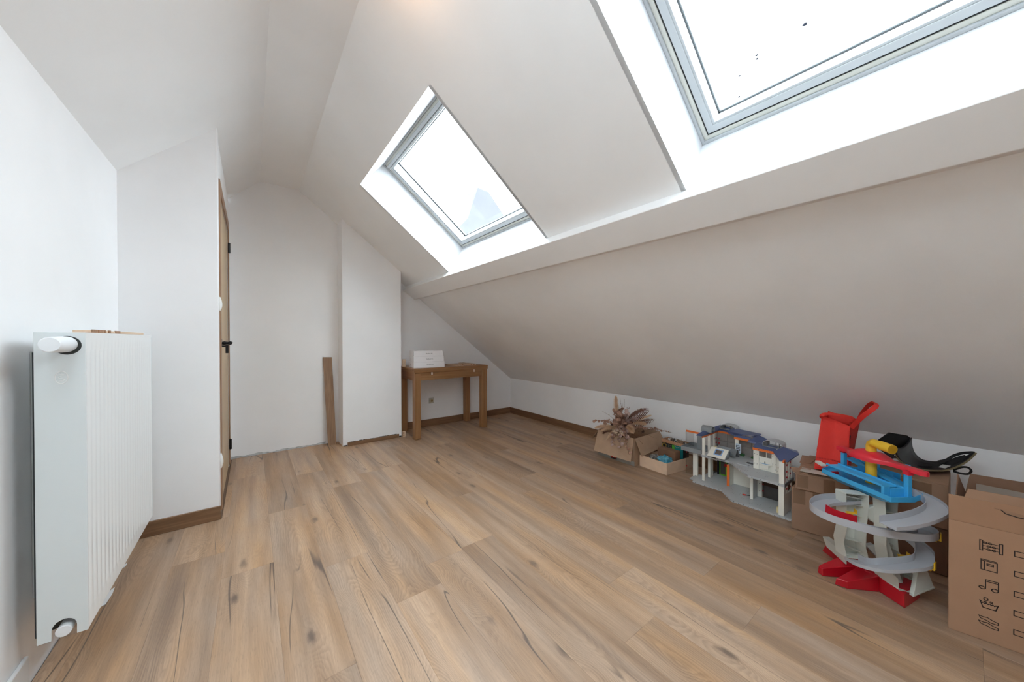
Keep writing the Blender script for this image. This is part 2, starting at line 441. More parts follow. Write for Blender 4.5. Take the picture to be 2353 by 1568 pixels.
    v = math_('ADD', v, math_('MULTIPLY', fine, 0.26))
    v = math_('ADD', v, math_('MULTIPLY', math_('SUBTRACT', rnd, 0.5), 0.14))
    v = math_('ADD', v, 0.025)
    L.new(v, ramp.inputs[0])
    hs = n.new('ShaderNodeHueSaturation')
    L.new(ramp.outputs[0], hs.inputs['Color'])
    L.new(math_('ADD', math_('MULTIPLY', nz(coord(math_('MULTIPLY', X, 9.0), math_('MULTIPLY', Y, 1.6), math_('ADD', seed, 31.0)), 1.0, 2), 0.7), 0.60), hs.inputs['Saturation'])
    mx = n.new('ShaderNodeMix'); mx.data_type = 'RGBA'; mx.inputs[7].default_value = rgb(94, 80, 72)
    L.new(hs.outputs[0], mx.inputs[6])
    dark = math_('MAXIMUM', math_('MULTIPLY', crack, 0.88), math_('MULTIPLY', knot, 0.80))
    dark = math_('MAXIMUM', dark, math_('MULTIPLY', mr(pores, 0.32, 0.42, 1.0, 0.0), 0.26))
    L.new(dark, mx.inputs[0]); L.new(mx.outputs[2], b.inputs['Base Color'])
    b.inputs['Roughness'].default_value = 0.42
    b.inputs['Specular IOR Level'].default_value = 0.45
    bp = n.new('ShaderNodeBump'); bp.inputs['Strength'].default_value = 0.12; bp.inputs['Distance'].default_value = 0.002
    L.new(math_('SUBTRACT', fine, math_('MULTIPLY', crack, 1.0)), bp.inputs['Height']); L.new(bp.outputs[0], b.inputs['Normal'])
    return m
M_PLANK = plank_mat()
fl = MB(); fl.box(XL-0.1, XK+0.1, YN-0.1, YF2+0.1, -0.12, -0.008)
floor = struct(fl.build('floor', mat('dark_underlay', rgb(120, 96, 78), 0.9)))
PW, PL = 0.1945, 1.375
known = {-1: 2.025, 0: 1.226, 1: 1.830, 2: 1.403, 3: 1.557, 4: 0.20, 5: 0.731, 6: 0.95, 7: 0.500, 8: 0.722, 9: 1.342, 10: 0.31, 11: 0.567, 12: 1.1, 13: 0.1, 14: 0.8, -2: 0.9, -3: 1.5}
def plank_poly(x0, x1, y0, y1):
    g = 0.00012
    mb = MB()
    c = ((x0+x1)/2, (y0+y1)/2, 0)
    a0, a1, b0, b1 = x0+g, x1-g, y0+g, y1-g; q = 0.0005
    vs = [(a0,b0,-0.0075),(a1,b0,-0.0075),(a1,b1,-0.0075),(a0,b1,-0.0075),
          (a0,b0,-0.0004),(a1,b0,-0.0004),(a1,b1,-0.0004),(a0,b1,-0.0004),
          (a0+q,b0+q,0),(a1-q,b0+q,0),(a1-q,b1-q,0),(a0+q,b1-q,0)]
    fs = [(0,3,2,1),(8,9,10,11)]
    for i in range(4):
        j = (i+1) % 4; fs += [(i,j,4+j,4+i),(4+i,4+j,8+j,8+i)]
    mb.add(vs, fs)
    return mb.build('plank', M_PLANK, floor, origin=c)
i = -4
while True:
    x0 = 0.078+(i-0)*PW; x1 = x0+PW
    if x0 > XK: break
    a0, a1 = max(x0, XL+0.004), min(x1, XK-0.004)
    if a1-a0 > 0.01:
        yj = known.get(i, 0.6)
        while yj > YN: yj -= PL
        yend = YF2-0.002 if x0 > 1.25 else YF-0.002
        y = yj
        while y < yend-0.02:
            b0, b1 = max(y, YN), min(y+PL, yend)
            if a1 <= XB+0.03 or a0 < XB-0.1:
                b1 = min(b1, YB+0.0)            # boards left of the door stop at the stair block
            if b1-b0 > 0.02: plank_poly(a0, a1, b0, b1)
            y += PL
    i += 1
plank_poly(-0.1165-0.033, -0.1165, YB, YF-0.002)

# neighbouring house whose dark roof shows through the wet pane
nb_ = thing('neighbour_house', 'dark gable roof outside, faintly visible through the far skylight', 'house', (7.0, 12.0, -5.0))
M_SLATE = mat('dark_slate', rgb(82, 82, 86), 0.8, mottle=0.15, mscale=1.5)
mb = MB(); mb.box(5.2, 9.2, 10.5, 17.0, -5.5, 3.9); mb.build('house_wall', mat('brick_wall', rgb(120, 84, 70), 0.9, mottle=0.3, mscale=5), nb_)
mb = MB(); mb.slab([(4.8, 10.3, 4.0), (9.6, 10.3, 4.0), (8.1, 10.3, 4.9), (6.75, 10.3, 6.30), (6.3, 10.3, 6.35), (5.9, 10.3, 5.2)], (0, 7.0, 0)); mb.build('gable_roof', M_SLATE, nb_)
# ================================================================= fixtures
def wood_mat(name, c1, c2, rough=0.5, axis=1, scale=1.0, bump=0.15):
    """straight grained timber, grain along axis 0/1/2"""
    m = bpy.data.materials.new(name); m.use_nodes = True
    n = m.node_tree.nodes; L = m.node_tree.links; b = n['Principled BSDF']
    tc = n.new('ShaderNodeTexCoord'); mp = n.new('ShaderNodeMapping')
    sc = [60*scale, 60*scale, 60*scale]; sc[axis] = 2.5*scale; mp.inputs['Scale'].default_value = sc
    L.new(tc.outputs['Object'], mp.inputs[0])
    ns = n.new('ShaderNodeTexNoise'); ns.inputs['Scale'].default_value = 1.0; ns.inputs['Detail'].default_value = 6; ns.inputs['Distortion'].default_value = 0.6
    L.new(mp.outputs[0], ns.inputs['Vector'])
    r = n.new('ShaderNodeValToRGB'); r.color_ramp.elements[0].position = 0.3; r.color_ramp.elements[0].color = c1
    r.color_ramp.elements[1].position = 0.7; r.color_ramp.elements[1].color = c2
    L.new(ns.outputs['Fac'], r.inputs[0]); L.new(r.outputs[0], b.inputs['Base Color'])
    b.inputs['Roughness'].default_value = rough
    bp = n.new('ShaderNodeBump'); bp.inputs['Strength'].default_value = bump; bp.inputs['Distance'].default_value = 0.002
    L.new(ns.outputs['Fac'], bp.inputs['Height']); L.new(bp.outputs[0], b.inputs['Normal'])
    return m
M_SKIRT_Y = wood_mat('brown_oak_skirting_y', rgb(112, 82, 58), rgb(136, 102, 74), 0.5, 1)
M_SKIRT_X = wood_mat('brown_oak_skirting_x', rgb(112, 82, 58), rgb(138, 104, 76), 0.5, 0)
M_OAK_Z = wood_mat('light_oak_veneer', rgb(184, 158, 124), rgb(200, 176, 142), 0.5, 2)
M_CASE_Z = wood_mat('oak_casing_upright', rgb(138, 104, 78), rgb(164, 130, 102), 0.5, 2)
M_CASE_Y = wood_mat('oak_casing_head', rgb(138, 104, 78), rgb(164, 130, 102), 0.5, 1)
M_BLACK = mat('matt_black_metal', rgb(26, 27, 30), 0.4, 0.3)
M_WHITE_PL = mat('white_plastic', rgb(228, 230, 232), 0.35)

# skirting boards
HS = 0.083
mb = MB(); mb.box(XK-0.014, XK-0.0005, 1.0, YF2-0.001, 0.0005, HS); struct(mb.build('baseboard_right', M_SKIRT_Y, bevel=0.0015))
mb = MB(); mb.box(XK-0.014, XK-0.0005, YN+0.01, 0.999, 0.0005, HS); struct(mb.build('baseboard_right', M_SKIRT_Y, bevel=0.0015))
mb = MB(); mb.box(1.322, XK-0.0145, YF2-0.014, YF2-0.0005, 0.0005, HS); struct(mb.build('baseboard_far', M_SKIRT_X, bevel=0.0015))
mb = MB(); mb.box(XL+0.002, XB+0.006, YB-0.016, YB-0.0005, 0.0005, 0.080); struct(mb.build('baseboard_corner', M_SKIRT_X, bevel=0.0015))
mb = MB(); mb.box(0.766, 1.286, YC-0.018, YC-0.0005, 0.0005, 0.036); struct(mb.build('baseboard_chimney', M_SKIRT_X, bevel=0.0015))
# dark glue smears left on the foot of the chimney and far wall
gl_ = MB()
for i in range(26):
    x = 0.77+random.random()*0.55; wv = 0.010+random.random()*0.035; h = 0.001+random.random()*0.004
    gl_.box(x-wv/2, min(x+wv/2, 1.315), YC-0.0035, YC-0.0003, 0.036, 0.036+h)
gl_.box(0.728, 0.765, YC-0.003, YC-0.0003, 0.0005, 0.010); gl_.box(1.288, 1.314, YC-0.003, YC-0.0003, 0.0005, 0.012)
o = gl_.build('trim_2', M_GLUE); struct(o)
M_PLASTER = mat('grey_plaster_edge', rgb(212, 215, 216), 0.9, bump=0.6, bscale=120, mottle=0.35, mscale=30)
pl_ = MB()
N_ = 60; top = []; 
for i in range(N_+1):
    x = XB+0.003+(0.60-XB)*i/N_; top.append((x, 0.016+0.012*mnoise.noise(V(x*9, 0.3, 0))+0.006*mnoise.noise(V(x*40, 2, 0))))
pts = [(XB+0.003, YF-0.002, 0.0005), (0.60, YF-0.002, 0.0005)]+[(x, YF-0.002, z) for x, z in reversed(top)]
pl_.slab(pts, (0, 0.0018, 0)); struct(pl_.build('trim_3', M_PLASTER))

# ---------------------------------------------------------------- oak door in the side of the stair block
door = bpy.data.objects.new('door_1', None); COL.objects.link(door); struct(door)
door.location = (XB-0.03, (DY0+DY1)/2, 0)
CX = XB+0.007
mb = MB(); mb.box(XB-0.0003, CX, DY0-0.062, DY0+0.004, 0.018, DZ1+0.062); mb.build('door_casing', M_CASE_Z, door, bevel=0.001)
mb = MB(); mb.box(XB-0.0003, CX, DY1-0.004, DY1+0.062, 0.010, DZ1+0.062); mb.build('door_casing', M_CASE_Z, door, bevel=0.001)
mb = MB(); mb.box(XB-0.0003, CX, DY0+0.0045, DY1-0.0045, DZ1-0.004, DZ1+0.062); mb.build('door_casing', M_CASE_Y, door, bevel=0.001)
mb = MB(); mb.box(XB-0.044, XB-0.004, DY0+0.006, DY1-0.006, 0.008, DZ1-0.007); leaf = mb.build('door_leaf', M_OAK_Z, door, bevel=0.001)
for z in (1.858, 0.186):
    mb = MB(); mb.tube([(CX+0.003, DY1-0.004, z-0.043), (CX+0.003, DY1-0.004, z+0.043)], 0.0085, 12)
    mb.box(CX-0.0005, CX+0.003, DY1-0.016, DY1+0.02, z-0.044, z+0.044); mb.build('hinge', M_BLACK, door, bevel=0.0008)
hx, hy, hz = XB-0.004, DY0+0.065, 1.048
mb = MB(); mb.tube([(hx, hy, hz+0.008), (hx+0.009, hy, hz+0.008)], 0.026, 20); mb.tube([(hx+0.006, hy, hz+0.008), (hx+0.052, hy, hz+0.008)], 0.0095, 14)
mb.tube([(hx+0.050, hy-0.014, hz+0.008), (hx+0.050, hy+0.115, hz+0.010)], [0.0115, 0.0095], 14)
hd = mb.build('door_handle', M_BLACK, door, smooth=True)
mb = MB(); mb.box(hx+0.026, hx+0.041, hy-0.004, hy+0.004, hz-0.058, hz-0.004); mb.tube([(hx, hy, hz-0.012), (hx+0.03, hy, hz-0.012)], 0.006, 10)
mb.build('key', M_BLACK, door, bevel=0.002)
mb = MB(); mb.tube([(hx+0.012, hy, hz+0.008), (hx+0.020, hy, hz+0.008), (hx+0.032, hy, hz+0.008)], [0.010, 0.0125, 0.010], 14); mb.build('handle_neck', M_BLACK, door, smooth=True)
mb = MB(); mb.box(hx-0.001, hx+0.002, DY0-0.004, DY0+0.012, 1.02, 1.10); mb.build('strike_plate', mat('steel', rgb(170,172,174), 0.3, 0.8), door)
# dried white foam lumps on the edge of the block
for z, h in ((1.300, 0.045), (0.330, 0.050)):
    mb = MB(); n1, n2 = 8, 12; vs = []; fs = []
    for i in range(n1+1):
        t = i/n1
        for k in range(n2):
            a = 2*pi*k/n2; r = sin(pi*min(max(t, 0.02), 0.98))**0.6
            vs.append((XB+0.004+0.010*r*cos(a)*(1+0.2*sin(5*t+k)), DY0-0.076+0.013*r*sin(a), z+h*(t-0.5)*1.9))
    for i in range(n1):
        for k in range(n2):
            j = (k+1) % n2; fs.append((i*n2+k, i*n2+j, (i+1)*n2+j, (i+1)*n2+k))
    fs.append(tuple(reversed(range(n2)))); fs.append(tuple(range(n1*n2, n1*n2+n2)))
    mb.add(vs, fs); mb.build('foam_lump', mat('white_foam', rgb(236,236,234), 0.8), door, smooth=True, sharp=80)

# ---------------------------------------------------------------- radiator
RY0, RY1, RX0, RX1, RZ0, RZ1 = 1.660, 2.538, -0.5145, -0.4150, 0.171, 1.1025
M_RAD = mat('white_enamel', rgb(236, 238, 238), 0.28, coat=0.2)
M_COVER_SHADED = mat('shaded_cover_enamel', rgb(218, 224, 225), 0.4)  # radiator white made greyer: shade of the end face put into the colour
rad = thing('radiator', 'white ribbed panel radiator on the left wall with a round thermostat knob', 'radiator', ((RX0+RX1)/2, (RY0+RY1)/2, RZ0))
mb = MB(); mb.box(RX0+0.002, RX1-0.012, RY0+0.060, RY1-0.003, RZ0+0.004, RZ1-0.010); mb.build('radiator_body', M_RAD, rad, bevel=0.002)
mb = MB(); mb.box(RX0+0.002, RX1-0.012, RY0+0.058, RY0+0.0599, RZ0+0.004, RZ0+0.12); mb.build('valve_notch_shade', mat('shadow_steel', rgb(60,62,60), 0.7), rad)  # dark sheet painting the shade inside the valve notch
# front panel with pressed vertical channels
mb = MB()
P = 0.0400; nR = int((RY1-RY0-0.03)/P); y0 = RY0+0.018
ys = [(RY0+0.002, 0)]
for i in range(nR+1):
    c = y0+i*P
    for d, dep in ((-0.0085, 0), (-0.0045, 0.0045), (0.0, 0.0058), (0.0045, 0.0045), (0.0085, 0)):
        if RY0+0.004 < c+d < RY1-0.004: ys.append((c+d, dep))
ys.append((RY1-0.001, 0))
zs = [(RZ0+0.001, 0), (RZ0+0.048, 0), (RZ0+0.060, 1), (RZ1-0.062, 1), (RZ1-0.050, 0), (RZ1-0.010, 0)]
XF = RX1
vs = [(XF-0.6*dy*dz, y, z) for z, dz in zs for y, dy in ys]
k = len(ys); fs = [(r*k+i, r*k+i+1, (r+1)*k+i+1, (r+1)*k+i) for r in range(len(zs)-1) for i in range(k-1)]
nb = len(vs)
vs += [(XF-0.012, y, z) for z, dz in (zs[0], zs[-1]) for y in (ys[0][0], ys[-1][0])]
fs += [tuple(list(range(k))+[nb+1, nb]), tuple(list(range((len(zs)-1)*k, len(zs)*k))+[nb+3, nb+2])]
mb.add(vs, fs); mb.build('front_panel', M_RAD, rad, smooth=True, sharp=50)
# end cover with valve notch and hole for the head
def endcap(name, ya, yb, notch):
    mb = MB()
    if notch:
        xc, hw, zt_ = -0.462, 0.0245, RZ0+0.052
        arc = [(xc+hw*cos(a), zt_-0.022+0.026*sin(a)) for a in [pi*i/10 for i in range(11)]]
        poly = [(RX0, RZ0), (xc-hw, RZ0)]+list(reversed(arc))+[(xc+hw, RZ0), (RX1+0.001, RZ0), (RX1+0.001, RZ1), (RX0, RZ1)]
    else:
        poly = [(RX0, RZ0), (RX1+0.001, RZ0), (RX1+0.001, RZ1), (RX0, RZ1)]
    mb.slab([(x, ya, z) for x, z in poly], (0, yb-ya, 0))
    return mb.build(name, M_COVER_SHADED, rad, bevel=0.0012, seg=2)
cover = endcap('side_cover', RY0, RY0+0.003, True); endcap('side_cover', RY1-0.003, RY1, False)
mb = MB(); mb.box(RX0, RX1, RY0+0.003, RY1-0.003, RZ1-0.010, RZ1-0.004)
ni = 40
for i in range(ni):
    y = RY0+0.02+i*(RY1-RY0-0.04)/(ni-1); mb.box(RX0+0.012, RX1-0.016, y-0.0028, y+0.0028, RZ1-0.0045, RZ1-0.001)
mb.box(RX1-0.006, RX1+0.001, RY0+0.001, RY1-0.001, RZ1-0.010, RZ1); mb.box(RX0, RX0+0.005, RY0+0.001, RY1-0.001, RZ1-0.010, RZ1)
mb.build('top_grille', M_RAD, rad)
for y in (RY0+0.16, RY1-0.11):
    mb = MB(); mb.box(XL+0.001, RX0+0.002, y-0.02, y+0.02, RZ0+0.08, RZ1-0.06); mb.build('wall_bracket', mat('grey_bracket', rgb(190,194,192), 0.6), rad)
mb = MB(); mb.box(RX0-0.0045, RX0-0.001, RY0+0.006, RY0+0.03, RZ0+0.02, RZ1-0.06); mb.build('back_strip', mat('dark_strip_grey', rgb(44,48,50), 0.6), rad)  # thin dark strip along the back edge of the end cover
# dark disc painting the shade of the hole round the head, thermostat head
tx, tz = -0.4535, 1.066
mb = MB(); mb.tube([(tx+0.003, RY0-0.0006, tz-0.003), (tx+0.003, RY0+0.002, tz-0.003)], 0.0285, 28); mb.build('head_hole_shade', mat('painted_hole_shade', rgb(48,52,52), 0.8), rad)
mb = MB(); R0 = 0.0225
mb.tube([(tx, RY0-0.001, tz), (tx, RY0-0.030, tz), (tx, RY0-0.095, tz), (tx, RY0-0.104, tz), (tx, RY0-0.107, tz)], [R0*1.07, R0*1.07, R0, R0*0.97, R0*0.86], 32)
mb.build('thermostat_head', mat('white_knob', rgb(232,235,238), 0.35), rad, smooth=True, sharp=40)
mb = MB(); vx = -0.462
mb.tube([(vx, RY0-0.006, RZ0+0.022), (vx, RY0+0.05, RZ0+0.022)], [0.017, 0.017], 20); mb.build('valve_cap', M_WHITE_PL, rad, bevel=0.002)
mb = MB(); mb.tube([(vx+0.006, RY0+0.02, RZ0+0.03), (vx+0.006, RY0+0.06, RZ0+0.012)], 0.007, 10); mb.build('valve_body', mat('pipe_metal', rgb(190,192,190), 0.3, 0.7), rad, smooth=True)
# pressed round emblem with a wave
ex, ez, er = -0.4625, 0.965, 0.0150
mb = MB(); pts = [(ex+er*0.82*cos(a), RY0-0.0002, ez+er*1.25*sin(a)) for a in [2*pi*i/28 for i in range(28)]]
mb.tube(pts, 0.0012, 6, closed=True)
sp_ = [(ex-0.0085, RY0-0.0002, ez+0.0075), (ex+0.001, RY0-0.0002, ez+0.010), (ex+0.0055, RY0-0.0002, ez+0.0085), (ex+0.0, RY0-0.0002, ez+0.004), (ex-0.006, RY0-0.0002, ez+0.001), (ex-0.005, RY0-0.0002, ez-0.002), (ex+0.002, RY0-0.0002, ez-0.004), (ex+0.0075, RY0-0.0002, ez-0.0075), (ex+0.003, RY0-0.0002, ez-0.0105), (ex-0.006, RY0-0.0002, ez-0.010)]
mb.tube(sp_, 0.0012, 6); mb.build('emblem', M_RAD, rad, smooth=True)

# strip of flooring offcut lying on the radiator
M_RAWWOOD = wood_mat('raw_pale_board', rgb(206, 176, 148), rgb(226, 200, 174), 0.6, 1)
M_HDF = mat('hdf_core', rgb(164, 126, 98), 0.8, mottle=0.2, mscale=120)
off = thing('wood_offcut', 'pale laminate offcut with a notched end lying on top of the radiator', 'offcut', (-0.44, 2.0, RZ1))
def zt(z): return z+RZ1+0.001
mb = MB()
A0, A1 = V(-0.434, 1.742, 0), V(-0.430, 2.415, 0)
dv = (A1-A0); sd = V(1, 0.0, 0)
mb.slab([tuple(A0+sd*-0.028+V(0,0,zt(0))), tuple(A0+sd*0.012+V(0,0,zt(0))), tuple(A1+sd*0.010+V(0,0,zt(0))), tuple(A1+sd*-0.022+V(0,0,zt(0)))], (0,0,0.0085))
mb.build('board', M_RAWWOOD, off, bevel=0.0005)
for yy0, yy1 in ((1.742,1.785), (1.800,1.845), (1.862,1.872), (1.905,1.925), (1.985,2.040)):
    mb = MB(); mb.box(-0.423, -0.4185, yy0, yy1, zt(0.0), zt(0.0105)); mb.build('notch_block', M_HDF, off)

# white fitting low on the left wall, near edge of the picture
fit = thing('wall_socket', 'white plastic outlet low on the left wall, nearer than the radiator', 'socket', (XL+0.01, 1.66, 0.085))
mb = MB(); mb.box(XL+0.0005, XL+0.012, 1.59, 1.745, 0.010, 0.108); mb.build('cover_plate', M_WHITE_PL, fit, bevel=0.010, seg=4)
mb = MB(); pts = [(XL+0.0125, 1.645+0.03*cos(a), 0.055+0.028*sin(a)) for a in [2*pi*i/20 for i in range(20)]]
mb.tube(pts, 0.0035, 8, closed=True); mb.build('dark_ring', mat('dark_blue_rim', rgb(24,32,48), 0.4), fit, smooth=True)

# flakes of plaster on the floor under the radiator
for j, (x, y, l, wd_, lb) in enumerate(((-0.487, 2.17, 0.13, 0.016, 'long curled white paint flake on the floor under the radiator'),
                                        (-0.490, 2.42, 0.035, 0.010, 'small torn white paint chip on the floor beyond the long flake'))):
    mb = MB(); mb.slab([(x-wd_/2, y-l/2, 0.001), (x+wd_*0.3, y-l*0.45, 0.001), (x+wd_/2, y+l*0.1, 0.001), (x+wd_*0.2, y+l/2, 0.001), (x-wd_*0.5, y+l*0.3, 0.001)], (0.002,0,0.003))
    tag(mb.build('paint_flake', M_WHITE_PL), lb, 'paint flake')

# ---------------------------------------------------------------- oak board leaning in the corner by the chimney
mb = MB()
M_BOARD = wood_mat('oak_board_upright', rgb(128, 98, 74), rgb(158, 126, 98), 0.5, 2, 0.8)
b0, b1, t1, t0 = V(0.611,3.912,0.002), V(0.686,3.902,0.002), V(0.662,3.985,0.892), V(0.580,3.990,0.895)
mb.slab([b0, b1, t1, t0], (0.001, 0.011, 0.001))
bd = mb.build('leaning_board', M_BOARD, bevel=0.001)
tag(bd, 'narrow brown oak board leaning upright against the far wall by the chimney block', 'board')

# wooden comb offcut between chimney and table leg
oc = thing('wood_offcut', 'small slotted wood offcut standing on the floor between chimney block and table', 'offcut', (1.345, 3.76, 0))
mb = MB(); mb.box(1.325, 1.352, 3.757, 3.775, 0.001, 0.058); mb.build('block', M_RAWWOOD, oc)
mb = MB()
for i in range(4): mb.box(1.3245, 1.342, 3.7555, 3.7569, 0.008+i*0.012, 0.014+i*0.012)
mb.build('slots', M_HDF, oc)

# ---------------------------------------------------------------- table
M_TAB_X = wood_mat('table_veneer_x', rgb(136, 95, 60), rgb(158, 117, 79), 0.42, 0)
M_TAB_Y = wood_mat('table_veneer_y', rgb(132, 88, 57), rgb(154, 108, 74), 0.42, 1)
M_TAB_Z = wood_mat('table_veneer_z', rgb(136, 95, 60), rgb(160, 119, 81), 0.42, 2)
TX0, TX1, TY0, TY1, TZ = 1.372, 2.300, 3.540, 4.030, 0.762
tab = thing('table', 'brown oak veneer table with square legs by the back wall', 'table', ((TX0+TX1)/2, (TY0+TY1)/2, 0))
mb = MB(); mb.box(TX0, TX1, TY0, TY1, TZ-0.021, TZ); mb.build('table_top', M_TAB_X, tab, bevel=0.0015)
mb = MB(); mb.box(TX0+0.001, TX1-0.001, TY0+0.001, TY1-0.001, TZ-0.045, TZ-0.0225); mb.build('extension_leaf', M_TAB_X, tab, bevel=0.0015)
for x in (TX0+0.008, TX1-0.078):
    for y in (TY0+0.008, TY1-0.078):
        mb = MB(); mb.box(x, x+0.070, y, y+0.070, 0.001, TZ-0.046); mb.build('leg', M_TAB_Z, tab, bevel=0.006, seg=2)
for y in (TY0+0.016, TY1-0.040):
    mb = MB(); mb.box(TX0+0.079, TX1-0.079, y, y+0.020, TZ-0.130, TZ-0.046); mb.build('apron', M_TAB_X, tab)
for x in (TX0+0.016, TX1-0.040):
    mb = MB(); mb.box(x, x+0.020, TY0+0.079, TY1-0.079, TZ-0.130, TZ-0.046); mb.build('apron', M_TAB_Y, tab)
for x in (1.576, 2.110):
    mb = MB(); mb.box(x-0.010, x+0.010, TY0+0.006, TY0+0.0155, TZ-0.075, TZ-0.046); mb.build('slide_stop', mat('beige_plastic', rgb(214,190,170), 0.5), tab, bevel=0.001)
for x in (TX0+0.012, TX1-0.074):
    mb = MB(); mb.tube([(x+0.03, TY0+0.042, 0.0), (x+0.03, TY0+0.042, 0.004)], 0.02, 10); mb.build('glide', M_BLACK, tab)

# three white computer boxes on the table
M_CARD = mat('white_coated_card', rgb(236, 234, 236), 0.4)
M_PRINT = mat('grey_print', rgb(70, 70, 74), 0.6)
def text_obj(body, size, M, m, parent, name='lettering', ext=0.0002, align='CENTER'):
    cu = bpy.data.curves.new(name, 'FONT'); cu.body = body; cu.size = size; cu.align_x = align; cu.align_y = 'CENTER'; cu.extrude = ext
    tmp = bpy.data.objects.new('tmp_text', cu); COL.objects.link(tmp)
    dg = bpy.context.evaluated_depsgraph_get(); me = bpy.data.meshes.new_from_object(tmp.evaluated_get(dg))
    bpy.data.objects.remove(tmp); me.name = name; me.transform(M); me.materials.clear(); me.materials.append(m)
    ob = bpy.data.objects.new(name, me); COL.objects.link(ob)
    if parent is not None: ob.parent = parent; ob.matrix_parent_inverse = world_of(parent).inverted()
    return ob
def apple(mb, c, ux, uz, nrm, s):
    """small fruit mark: body with bite and leaf"""
    body = []
    for i in range(28):
        a = 2*pi*i/28; r = 1.0-0.10*cos(2*a)*0.5-0.12*max(0, sin(a))**6*1.6-0.10*max(0, -sin(a))**8
        x, z = 0.92*r*cos(a), r*sin(a)
        d = sqrt((x-1.12)**2+(z-0.10)**2)
        if d < 0.48: x = 1.12-sqrt(max(0, 0.48**2-(z-0.10)**2))
        body.append((x, z))
    mb.slab([c+ux*x*s+uz*z*s for x, z in body], nrm*0.0003)
    lf = [(0.0, 1.02), (0.08, 1.34), (0.38, 1.60), (0.34, 1.26)]
    mb.slab([c+ux*x*s+uz*z*s for x, z in lf], nrm*0.0003)
stack = [('lowest', 0.345, 0.250, 0.0640, 'MacBook Pro', (1.394, 3.610), -0.02, 'bottom one of three stacked white laptop boxes on the table, widest'),
         ('middle', 0.335, 0.240, 0.0610, 'MacBook Pro', (1.398, 3.618), -0.02, 'white laptop box in the middle of the stack on the table'),
         ('top', 0.325, 0.225, 0.0600, 'MacBook Air', (1.399, 3.622), -0.02, 'topmost white laptop box of the stack, with small grey print down its corner')]
zb = TZ+0.0005
for nm, wd_, dp, h, txt, (cx, cy), rz, lb in stack:
    rz = -0.14
    t = thing('laptop_box', lb, 'box', (cx, cy, zb), rz, 'white laptop boxes stacked on the table')
    Mx = Matrix.Translation((cx, cy, zb)) @ Matrix.Rotation(rz, 4, 'Z')
    mb = MB(Mx); mb.box(0.0025, wd_-0.0025, 0.0025, dp-0.0025, 0, h-0.004); mb.build('tray', M_CARD, t, bevel=0.001)
    mb = MB(Mx); mb.box(0, wd_, 0, dp, 0.0035, h); mb.build('lid', M_CARD, t, bevel=0.0012)
    text_obj(txt, 0.0140, Mx @ Matrix.Translation((wd_*0.52, -0.0004, h*0.52)) @ Matrix.Rotation(pi/2, 4, 'X'), M_PRINT, t)
    mb = MB(); apple(mb, Mx @ V(-0.0003, dp*0.55, h*0.5), (Mx.to_3x3() @ V(0,-1,0)), V(0,0,1), (Mx.to_3x3() @ V(-1,0,0)), 0.0078); mb.build('fruit_emblem', M_PRINT, t)
    if nm == 'top':
        mb = MB(Mx)
        for i in range(14):
            z = 0.006+i*0.0037; mb.box(-0.0004, 0, 0.006+0.003*(i % 2), 0.016+0.004*((i*7) % 3), z, z+0.0014*(1+(i % 3)))
        mb.build('fine_print', M_PRINT, t)
    zb += h+0.0006
# board standing behind the boxes
mb = MB(); mb.box(1.372, 1.412, 3.900, 3.925, TZ+0.001, TZ+0.085); tag(mb.build('wood_block', M_RAWWOOD, bevel=0.001), 'pale wood block on the table behind the laptop boxes, next to the chimney', 'wood block')

# slatted offcuts lying on the table
def offcut(name, lb, p0, p1, wv, h, nslat, grp=None):
    p0, p1 = V(*p0), V(*p1); d = (p1-p0).normalized(); s = V(-d.y, d.x, 0)
    t = thing(name, lb, 'offcut', tuple((p0+p1)/2), 0, grp)
    mb = MB(); mb.slab([p0-s*wv/2, p1-s*wv/2, p1+s*wv/2, p0+s*wv/2], (0,0,h*0.5)); mb.build('base_strip', M_RAWWOOD, t)
    for i in range(nslat):
        a = -wv/2+wv*(i+0.1)/nslat; b = -wv/2+wv*(i+0.72)/nslat
        mb = MB(); mb.slab([p0+s*a+V(0,0,h*0.5), p1+s*a+V(0,0,h*0.5), p1+s*b+V(0,0,h*0.5), p0+s*b+V(0,0,h*0.5)], (0,0,h*0.5)); mb.build('slat', M_TAB_Y if i % 2 else M_RAWWOOD, t)
    return t
z0 = TZ+0.001
offcut('wood_offcut', 'shorter ribbed brown wood offcut on the table, nearer the laptop boxes', (1.905,3.780,z0), (1.925,3.595,z0), 0.060, 0.013, 3, 'wood offcuts on the table')
offcut('wood_offcut', 'second ribbed wood offcut on the table, just right of the shorter one', (1.985,3.800,z0), (1.985,3.610,z0), 0.040, 0.015, 2, 'wood offcuts on the table')
offcut('wood_offcut', 'longest slatted wood offcut on the table, its slotted end toward the front edge', (2.150,3.930,z0), (2.105,3.560,z0), 0.078, 0.014, 5, 'wood offcuts on the table')

# unfinished socket box on the back wall under the table
sk = thing('wall_socket', 'bare unfinished wall outlet with exposed insert on the back wall under the table', 'socket', (1.785, YF2, 0.31))
mb = MB(); mb.box(1.752, 1.822, YF2-0.0015, YF2-0.0003, 0.276, 0.345); mb.build('plaster_patch', mat('patchy_plaster', rgb(205,203,196), 0.9, mottle=0.25, mscale=60), sk)
mb = MB(); mb.box(1.762, 1.806, YF2-0.014, YF2-0.0016, 0.288, 0.333); mb.build('socket_insert', mat('yellowed_plastic', rgb(190,182,158), 0.5), sk, bevel=0.003)
mb = MB(); mb.tube([(1.788, YF2-0.0165, 0.310), (1.788, YF2-0.012, 0.310)], 0.015, 16); mb.build('plug_recess', mat('brown_recess', rgb(150,132,102), 0.6), sk, bevel=0.001)
mb = MB()
for dx in (-0.006, 0.006): mb.tube([(1.788+dx, YF2-0.0172, 0.310), (1.788+dx, YF2-0.016, 0.310)], 0.0022, 8)
mb.build('pin_hole', M_BLACK, sk)

